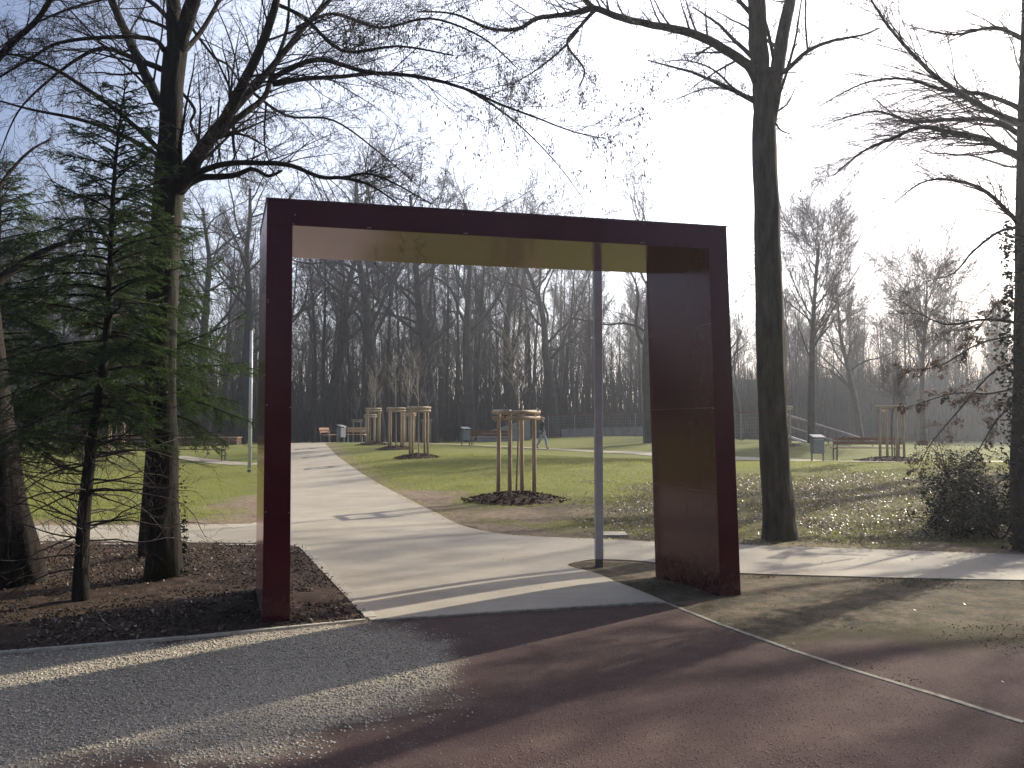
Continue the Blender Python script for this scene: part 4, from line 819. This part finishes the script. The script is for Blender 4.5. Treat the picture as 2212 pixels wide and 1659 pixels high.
# ---------------------------------------------------------------- fences and rail
M['wire'] = noisy('fence_wire', (.20, .19, .18), (.28, .27, .25), 9, .5, 0, metal=.4); M['redrail'] = noisy('red_rail', (.11, .035, .03), (.17, .06, .05), 9, .5, 0)
M['conc'] = noisy('concrete', (.22, .21, .20), (.33, .32, .30), 2, .9, .2); M['brown'] = noisy('brown_wall', (.10, .06, .04), (.18, .11, .075), 5, .9, .3, stretch=(1, 1, 5))
def fence(pts, h, label, top, name='mesh_fence', step=2.4):
    e_ = empty(name, pts[0], 0, label=label, cat='fence'); o0 = Vector(pts[0])
    for a, b_ in zip(pts[:-1], pts[1:]):
        a = Vector(a) - o0; b_ = Vector(b_) - o0; L = (b_ - a).length; k = max(1, round(L / step))
        for i in range(k):
            p0 = a.lerp(b_, i / k); p1 = a.lerp(b_, (i + 1) / k); z0 = g1(p0.x + o0.x, p0.y + o0.y) - o0.z; z1 = g1(p1.x + o0.x, p1.y + o0.y) - o0.z
            mb = MB(); mb.bar((p0.x, p0.y, z0 - .1), (p0.x, p0.y, z0 + h), .06); mb.build('post', M['wire'], e_)
            mb = MB()
            for j in range(8): zz = .1 + (h - .2) * j / 7; mb.bar((p0.x, p0.y, z0 + zz), (p1.x, p1.y, z1 + zz), .012)
            for j in range(1, 14): t = j / 14; c_ = p0.lerp(p1, t); zc = z0 + (z1 - z0) * t; mb.bar((c_.x, c_.y, zc + .1), (c_.x, c_.y, zc + h - .1), .010)
            mb.build('mesh_panel', M['wire'], e_)
            if top: mb = MB(); mb.bar((p0.x, p0.y, z0 + h), (p1.x, p1.y, z1 + h), .07); mb.build('top_rail', M['redrail'], e_)
def og(px, d): return tuple(onground(px, d))
fence([og(1130, 64), og(1300, 61), og(1450, 57), og(1600, 50), og(1702, 45)], 1.65, 'wire mesh fence with red top rail along the back of the lawn', True)
fence([og(20, 56), og(120, 55), og(230, 55)], 1.7, 'pale wire fence at the back of the left lawn', False)
e_ = empty('low_wall', og(1215, 65), 0, label='long low grey concrete wall just behind the mesh fence', cat='wall'); o0 = Vector(og(1215, 65))
for a, b_ in ((1215, 1330), (1330, 1445)):
    A, B = Vector(og(a, 66 - (a - 1215) * .028)) - o0, Vector(og(b_, 66 - (b_ - 1215) * .028)) - o0; mb = MB(); mb.bar(A + Vector((0, 0, .2)), B + Vector((0, 0, .2)), .3, .9); mb.build('wall_section', M['conc'], e_)
M['railpaint'] = noisy('rail_paint', (.26, .20, .19), (.34, .27, .26), 9, .4, 0); M['railpale'] = noisy('rail_pale', (.55, .53, .50), (.65, .62, .6), 9, .5, 0)
ra, rb = P(1700, 897, 41), P(1885, 955, 38); e_ = empty('sloping_handrail', (ra.x, ra.y, g1(ra.x, ra.y)), 0, label='sloping metal handrail running down behind the litter bin and the bench', cat='handrail'); o0 = Vector(e_.location)
for nm, dz, mt, wd in (('top_rail', 0, 'railpaint', .10), ('middle_rail', -.5, 'railpaint', .05), ('bottom_rail', -1.0, 'railpale', .10)):
    mb = MB(); mb.bar(ra - o0 + Vector((0, 0, dz)), rb - o0 + Vector((0, 0, dz)), wd); mb.build(nm, M[mt], e_)
for i in range(5): c_ = ra.lerp(rb, i / 4) - o0; mb = MB(); mb.bar((c_.x, c_.y, c_.z - 1.25 if i < 4 else c_.z - 1), (c_.x, c_.y, c_.z), .04); mb.build('post', M['wire'], e_)
# pale ramp block, brown wall left
o0 = Vector(og(1075, 58)); e_ = empty('concrete_ramp', o0, 0, label='pale grey sloping concrete ramp behind the red brown bench', cat='ramp'); mb = MB()
mb.quad8([(-1.4, 0, -.1), (2.2, 0, -.1), (2.2, 2, -.1), (-1.4, 2, -.1), (-1.4, 0, .45), (2.2, 0, 1.55), (2.2, 2, 1.55), (-1.4, 2, .45)]); mb.build('block', M['conc'], e_, bevel=.02)
o0 = Vector(og(440, 48)); e_ = empty('timber_planter', o0, 0, label='long low brown timber planter at the back of the left lawn', cat='planter')
mb = MB(); mb.box(-1.7, 1.9, 0, .8, -.1, .42); mb.build('box', M['brown'], e_, bevel=.02); mb = MB(); mb.box(-1.75, 1.95, -.05, .85, .423, .47); mb.build('rim', M['slat_light'], e_, bevel=.01)
o0 = Vector(og(320, 50)); e_ = empty('timber_planter', o0, 0, label='brown timber planter showing between the slim conifer and the forked trunk', cat='planter')
mb = MB(); mb.box(-1.9, 1.2, 0, .8, -.1, .6); mb.build('box', M['brown'], e_, bevel=.02); mb = MB(); mb.box(-1.95, 1.25, -.05, .85, .603, .65); mb.build('rim', M['slat_light'], e_, bevel=.01)
# far house behind the right wood
M['roof'] = noisy('roof_tile', (.02, .015, .013), (.035, .025, .02), 3, .9, .3, .05); M['hwall'] = noisy('house_wall', (.035, .028, .024), (.05, .04, .034), 2, .9, .1); M['pane'] = noisy('pane', (.05, .06, .07), (.07, .08, .09), 2, .1, 0, spec=.8)
for (px, d, wd, lab) in ((1820, 100, 9, 'dim brown house with a pitched roof behind the wood above the right bench'), (1650, 104, 8, 'dim brown house behind the wood close to the tall trunk')):
    o0 = Vector(og(px, d)); e_ = empty('house', o0, .15, label=lab, cat='house', group='houses beyond the wood'); h = wd / 2
    mb = MB(); mb.box(-h, h, 0, 7, -.2, 4.2); mb.build('wall', M['hwall'], e_)
    mb = MB(); mb.v = [(-h - .4, -.5, 4.2), (h + .4, -.5, 4.2), (h + .4, 7.5, 4.2), (-h - .4, 7.5, 4.2), (-h - .4, 3.5, 6.9), (h + .4, 3.5, 6.9)]; mb.f = [(0, 1, 5, 4), (2, 3, 4, 5), (1, 2, 5), (3, 0, 4), (3, 2, 1, 0)]; mb.build('roof', M['roof'], e_)
    for x_ in (-h * .55, h * .45): mb = MB(); mb.box(x_ - .5, x_ + .5, -.03, .02, 1.2, 2.6); mb.build('window', M['pane'], e_)
# ---------------------------------------------------------------- person
M['skin'] = noisy('skin', (.45, .27, .20), (.52, .33, .25), 12, .6, 0); M['jacket'] = noisy('black_jacket', (.012, .012, .014), (.03, .03, .034), 12, .8, .3, .005)
M['jeans'] = noisy('pale_jeans', (.22, .27, .34), (.33, .38, .45), 14, .8, .3, .004); M['hair'] = noisy('fair_hair', (.35, .25, .13), (.5, .38, .22), 30, .6, .3, .004); M['shoe'] = noisy('shoe', (.02, .02, .02), (.05, .05, .05), 9, .6, 0)
def skin_obj(name, verts, edges, radii, mt, parent, sub=2):
    me = bpy.data.meshes.new(name); me.from_pydata(verts, edges, []); me.update(); o = link(name, me, mt, parent)
    md = o.modifiers.new('skin', 'SKIN'); md.use_smooth_shade = True
    lay = me.skin_vertices[0].data if me.skin_vertices else None
    if lay is None:
        bm = bmesh.new(); bm.from_mesh(me); l_ = bm.verts.layers.skin.verify(); bm.to_mesh(me); bm.free(); lay = me.skin_vertices[0].data
    for i, r in enumerate(radii): lay[i].radius = r if isinstance(r, tuple) else (r, r); lay[i].use_root = (i == 0)
    s_ = o.modifiers.new('sub', 'SUBSURF'); s_.levels = sub; s_.render_levels = sub; return o
pp = onground(1171, 46.0); per = empty('person', pp, math.radians(-68), label='person in a black jacket and pale jeans walking along the far path', cat='person')
# faces +Y locally, walking; z up, 1.76 m
bv = [(0, 0, .95), (0, .01, 1.15), (0, .02, 1.36), (0, .03, 1.47), (0, .05, 1.54), (0, .06, 1.63), (0, .055, 1.70),
      (.09, 0, .90), (.10, .17, .52), (.10, .22, .10), (.10, .32, .045), (-.09, 0, .90), (-.10, -.05, .50), (-.10, -.28, .14), (-.10, -.20, .05),
      (.19, .02, 1.38), (.24, -.10, 1.10), (.24, -.04, .86), (.24, -.02, .80), (-.19, .02, 1.38), (-.24, .12, 1.11), (-.22, .27, .92), (-.22, .30, .87)]
be = [(0, 1), (1, 2), (2, 3), (3, 4), (4, 5), (5, 6), (0, 7), (7, 8), (8, 9), (9, 10), (0, 11), (11, 12), (12, 13), (13, 14), (2, 15), (15, 16), (16, 17), (17, 18), (2, 19), (19, 20), (20, 21), (21, 22)]
br_ = [(.15, .11), (.14, .10), (.17, .11), .06, .055, (.075, .09), (.07, .085), .09, .06, .04, .035, .09, .06, .04, .035, .06, .045, .03, .032, .06, .045, .03, .032]
for hx, hy, hz in ((.24, -.02, .80), (-.22, .30, .87)):
    hi = 18 if hx > 0 else 22
    for j, (dx, dy, dz) in enumerate(((0, -.03, -.075), (0, -.01, -.085), (0, .012, -.082), (0, .03, -.068), (0, .055, -.03))):
        b0 = len(bv); bv.append((hx + dx, hy + dy * .7, hz + dz * .55)); bv.append((hx + dx - .01, hy + dy, hz + dz * 1.05)); be += [(hi, b0), (b0, b0 + 1)]; br_ += [.010, .008]
body = skin_obj('body', bv, be, br_, M['skin'], per)
skin_obj('jacket', bv[:4] + [bv[15], bv[16], (.24, -.05, .89), bv[19], bv[20], (-.22, .25, .94), (0, -.005, .86)], [(0, 1), (1, 2), (2, 3), (2, 4), (4, 5), (5, 6), (2, 7), (7, 8), (8, 9), (0, 10)], [(.175, .13), (.165, .125), (.195, .135), .075, .078, .062, .048, .078, .062, .048, (.175, .135)], M['jacket'], per)
skin_obj('jeans', [(0, 0, .92), bv[7], bv[8], (.10, .222, .11), bv[11], bv[12], (-.10, -.275, .155)], [(0, 1), (1, 2), (2, 3), (0, 4), (4, 5), (5, 6)], [(.14, .12), .105, .078, .060, .105, .078, .060], M['jeans'], per)
for a_, b_ in (((.10, .20, .05), (.10, .36, .035)), ((-.10, -.29, .12), (-.10, -.17, .035))): skin_obj('shoe', [a_, tuple((Vector(a_) + Vector(b_)) / 2), b_], [(0, 1), (1, 2)], [.05, .05, .04], M['shoe'], per, 1)
skin_obj('hair', [(0, .03, 1.72), (0, -.02, 1.68), (0, -.035, 1.58)], [(0, 1), (1, 2)], [(.082, .08), (.085, .075), (.06, .045)], M['hair'], per)
mb = MB()
mb.tube([Vector((0, .135, 1.66)), Vector((0, .165, 1.635)), Vector((0, .15, 1.622))], [.008, .014, .010], 8); mb.build('nose', M['skin'], body, True)
for sx in (-.03, .03): mb = MB(); mb.tube([Vector((sx, .135, 1.665)), Vector((sx, .146, 1.665))], [.012, .008], 8); mb.build('eye', M['shoe'], body, True)
# ---------------------------------------------------------------- ground cover
rnd.seed(21)
def scatter_leaves(n_, xr, yr, dens, size, name, label, mt, up=.012):
    x = npr.uniform(*xr, n_); y = npr.uniform(*yr, n_); k = dens(x, y) > npr.uniform(0, 1, n_); x = x[k]; y = y[k]; z = gh(x, y) + up; n_ = len(x)
    for poly in (main_poly,): pass
    az = npr.uniform(0, 6.28, n_); tl = npr.normal(0, .45, n_); s_ = size * npr.uniform(.5, 1.3, n_); cu = npr.uniform(-.4, .7, n_)
    ax = np.stack([np.cos(az) * np.cos(tl), np.sin(az) * np.cos(tl), np.sin(tl)], -1); t2 = npr.normal(0, .4, n_); bx_ = np.stack([-np.sin(az) * np.cos(t2), np.cos(az) * np.cos(t2), np.sin(t2)], -1)
    c = np.stack([x, y, z + s_ * .25], -1); S_ = s_[:, None]; up_ = np.zeros((n_, 3)); up_[:, 2] = s_ * cu * .5
    V = np.stack([c - ax * S_, c - bx_ * S_ * .5 + up_, c + ax * S_, c + bx_ * S_ * .5 + up_], 1).reshape(-1, 3); i = np.arange(n_)[:, None] * 4
    me = npmesh(name, V, np.concatenate([i + np.array([[0, 1, 2]]), i + np.array([[0, 2, 3]])])); return link(name, me, mt, kind='stuff', label=label, cat='leaves')
def notpath(x, y): return ~(inpoly(x, y, main_poly) | inpoly(x, y, far_poly))
def yardf(x, y):
    return ((side(x, y, k1[1], k1[-1]) < 0) & (x < c1[0])) | ((side(x, y, tuple(c1), cR) < 0) & (x >= c1[0]) & (x < cR[0])) | ((x >= cR[0]) & (y < np.interp(x, [p_[0] for p_ in k3], [p_[1] for p_ in k3])))
scatter_leaves(210000, (1, 20), (11.3, 24), lambda x, y: notpath(x, y) * np.clip(1.0 * sm(1.3, .6, np.hypot((x - shx) / 9.5, (y - shy) / 6.5) + (fbm(x, y, .7, 6) - .5) * .9) + .30 * sm(1.1, .5, np.hypot((x - 2.6) / 3.2, (y - 15.0) / 2.4)), 0, 1) * (fbm(x, y, 2.2, 15) ** 1.3) * 1.1, .024, 'fallen_leaves', 'curled dry leaves glinting on the grassy bank right of the tall trunk', M['litter'])
scatter_leaves(22000, (-9, .2), (6.2, 11.6), lambda x, y: notpath(x, y) * (~yardf(x, y)) * (.25 + .75 * (x < -2.6)) * fbm(x, y, 1.5, 4) * .75, .020, 'fallen_leaves', 'dry leaves strewn over the dark soil bed under the conifers', M['litter'], .03)
scatter_leaves(5000, (-18, 16), (12.5, 40), lambda x, y: notpath(x, y) * .16, .024, 'fallen_leaves', 'a few pale leaves dotted over the sunny lawn', M['litter'], .02)
scatter_leaves(1800, (-6, 8), (3, 12), lambda x, y: .05 + .12 * (~yardf(x, y)) * (x > 0), .014, 'fallen_leaves', 'odd leaf scraps on the path and grit', M['litter'], .012)
# grass blades
nb_ = 190000; x = npr.uniform(-16, 20, nb_); y = 10.2 + 22 * npr.uniform(0, 1, nb_) ** 1.3; keep = notpath(x, y) & (np.abs(x) < y * .66 + 1)
bl_ = np.maximum(sm(1.5, .2, segdist(x, y, main_poly + [main_poly[0]]) + (fbm(x, y, .8, 8) - .5) * 1.7) * (y < 19), sm(1.8, .6, np.hypot(x - .6, (y - 14.9) * 1.2) + (fbm(x, y, 1.2, 9) - .5) * 1.6))
keep &= (bl_ < npr.uniform(.1, .9, nb_)) & ~((x < -.5) & (y < 13.4)) & ~((x > .4) & (y < 10.6)); x = x[keep]; y = y[keep]; n_ = len(x); z = gh(x, y) - .005
hgt = npr.uniform(.02, .05, n_); az = npr.uniform(0, 6.28, n_); wd = npr.uniform(.004, .009, n_); lx = npr.normal(0, .016, n_); ly = npr.normal(0, .016, n_)
V = np.stack([np.stack([x - np.cos(az) * wd, y - np.sin(az) * wd, z], -1), np.stack([x + np.cos(az) * wd, y + np.sin(az) * wd, z], -1), np.stack([x + lx, y + ly, z + hgt], -1)], 1).reshape(-1, 3)
link('grass', npmesh('grass', V, np.arange(n_ * 3).reshape(-1, 3)), M['blade'], kind='stuff', label='short lawn grass', cat='grass')
# mossy tufts on right dirt
nb_ = 90000; x = npr.uniform(.9, 9, nb_); y = npr.uniform(4.8, 10.4, nb_); dk = G(1800, 1392)[1] + (x - 2.6) * .21
keep = notpath(x, y) & ~yardf(x, y) & (y > dk - .2) & (sm(.50, .66, fbm(x, y, 1.4, 31)) > npr.uniform(0, 1, nb_)); x = x[keep]; y = y[keep]; n_ = len(x); z = gh(x, y) - .002
hgt = npr.uniform(.010, .032, n_); az = npr.uniform(0, 6.28, n_); wd = npr.uniform(.002, .005, n_); lx = npr.normal(0, .014, n_); ly = npr.normal(0, .014, n_)
V = np.stack([np.stack([x - np.cos(az) * wd, y - np.sin(az) * wd, z], -1), np.stack([x + np.cos(az) * wd, y + np.sin(az) * wd, z], -1), np.stack([x + lx, y + ly, z + hgt], -1)], 1).reshape(-1, 3)
M['moss'] = leafmat('moss', (.035, .042, .014), (.07, .072, .025), (.12, .12, .03), .7, .25, 2)
link('moss_tufts', npmesh('moss', V, np.arange(n_ * 3).reshape(-1, 3)), M['moss'], kind='stuff', label='sparse mossy tufts on the bare soil right of the portal', cat='moss')
# grit and gravel stones
oct_ = np.array([(1, 0, 0), (0, 1, 0), (-1, 0, 0), (0, -1, 0), (0, 0, 1), (0, 0, -1)]); of = np.array([(0, 1, 4), (1, 2, 4), (2, 3, 4), (3, 0, 4), (1, 0, 5), (2, 1, 5), (3, 2, 5), (0, 3, 5)])
def pebbles(n_, xr, yr, ok, r0, r1, name, label, mt, pw=1.6, fl=.7, lift=0):
    y = yr[0] + (yr[1] - yr[0]) * npr.uniform(0, 1, n_) ** pw; x = npr.uniform(-1, 1, n_) * (y * .62 + .3) ; k = ok(x, y) & (x > xr[0]) & (x < xr[1]); x = x[k]; y = y[k]; n_ = len(x); s_ = npr.uniform(r0, r1, (n_, 1, 3)) * np.array([1, 1, fl]); az = npr.uniform(0, 6.28, n_)
    v = oct_[None] * s_ * npr.uniform(.6, 1.2, (n_, 6, 1)); c_, d_ = np.cos(az)[:, None], np.sin(az)[:, None]; vx = v[..., 0] * c_ - v[..., 1] * d_; vy = v[..., 0] * d_ + v[..., 1] * c_
    V = np.stack([vx + x[:, None], vy + y[:, None], v[..., 2] + gh(x, y)[:, None] + s_[:, :, 2] * .3 + lift], -1).reshape(-1, 3)
    return link(name, npmesh(name, V, (np.arange(n_)[:, None, None] * 6 + of[None]).reshape(-1, 3)), mt, kind='stuff', label=label, cat='gravel')
M['peb_grey'] = noisy('grey_chippings', (.16, .14, .10), (.72, .64, .51), 45, .7, 0); M['peb_red'] = noisy('red_grit', (.13, .085, .075), (.34, .27, .24), 45, .8, 0)
def greyok(x, y): d_ = segdist(x, y, grey_poly + [grey_poly[0]]) * np.where(inpoly(x, y, grey_poly), 1, -1); return yardf(x, y) & (d_ + (fbm(x, y, 3, 5) - .5) * .7 + npr.normal(0, .12, x.shape) > 0)
pebbles(80000, (-6, 1), (3.4, 7.6), greyok,   .0045, .013, 'gravel', 'pale grey crushed stone spread over the left forecourt', M['peb_grey'], 1.3)
pebbles(24000, (-6, 7), (3.4, 9), lambda x, y: (yardf(x, y) | (y < G(1800, 1392)[1] + (x - 2.6) * .21)) & ~greyok(x, y), .0035, .008, 'red_grit', 'fine reddish grit over the forecourt', M['peb_red'], 1.3, .3)
# ---------------------------------------------------------------- haze
HAZE = .0015
if HAZE:
    mb = MB(); mb.box(-140, 140, -60, 135, -1.5, 24); me = mb.mesh('haze'); hm = bpy.data.materials.new('haze'); hm.use_nodes = True; t_ = hm.node_tree
    t_.nodes.remove(t_.nodes['Principled BSDF']); v_ = t_.nodes.new('ShaderNodeVolumePrincipled'); v_.inputs['Color'].default_value = (.86, .92, 1, 1); v_.inputs['Density'].default_value = HAZE; v_.inputs['Anisotropy'].default_value = .7
    t_.links.new(v_.outputs[0], t_.nodes['Material Output'].inputs['Volume']); link('haze', me, hm, kind='stuff', label='thin bluish haze over the park', cat='haze')
print('objects', len(S.objects))

pebbles(26000, (-6, .2), (5.5, 11.4), lambda x, y: notpath(x, y) & ~yardf(x, y), .006, .022, 'soil_clods', 'crumbly dark soil clods of the planting bed', noisy('clod', (.022, .015, .011), (.085, .058, .042), 30, .95, 0), 1.0, .7, .014)
pebbles(16000, (.9, 9), (4.8, 10.4), lambda x, y: notpath(x, y) & ~yardf(x, y) & (fbm(x, y, 1.1, 12) > .45), .003, .011, 'soil_clods', 'small crumbs of earth on the bare ground right of the portal', noisy('clod_pale', (.05, .038, .026), (.19, .145, .10), 30, .95, 0), 1.0)

edge_ = lambda x, y: segdist(x, y, main_poly + [main_poly[0]])
pebbles(30000, (-7, 9), (6, 22), lambda x, y: (edge_(x, y) < np.abs(npr.normal(0, .07, x.shape)) + .02) & ~yardf(x, y), .004, .013, 'soil_crumbs', 'crumbs of soil and debris fringing the path edges', noisy('crumb', (.05, .036, .024), (.16, .12, .08), 30, .95, 0), 1.0)
pebbles(9000, (-6, 7), (6, 16), lambda x, y: inpoly(x, y, main_poly) & (fbm(x, y, 1.3, 44) > .52), .002, .006, 'path_grit', 'loose grit and specks lying on the pale path', noisy('speck', (.08, .06, .04), (.25, .21, .16), 30, .95, 0), 1.0)
nb_ = 60000; x = npr.uniform(-12, 12, nb_); y = npr.uniform(10.5, 24, nb_); e__ = edge_(x, y); keep = (e__ < .14) & (npr.uniform(0, 1, nb_) < sm(.35, .6, fbm(x, y, 1.6, 51))) & ~((x < -.5) & (y < 13)); x = x[keep]; y = y[keep]; n_ = len(x); z = gh(x, y)
hgt = npr.uniform(.02, .06, n_); az = npr.uniform(0, 6.28, n_); wd = npr.uniform(.003, .007, n_); lx = npr.normal(0, .03, n_); ly = npr.normal(0, .03, n_)
V = np.stack([np.stack([x - np.cos(az) * wd, y - np.sin(az) * wd, z], -1), np.stack([x + np.cos(az) * wd, y + np.sin(az) * wd, z], -1), np.stack([x + lx, y + ly, z + hgt], -1)], 1).reshape(-1, 3)
link('grass_fringe', npmesh('fringe', V, np.arange(n_ * 3).reshape(-1, 3)), M['blade'], kind='stuff', label='ragged grass creeping over the path edge', cat='grass')
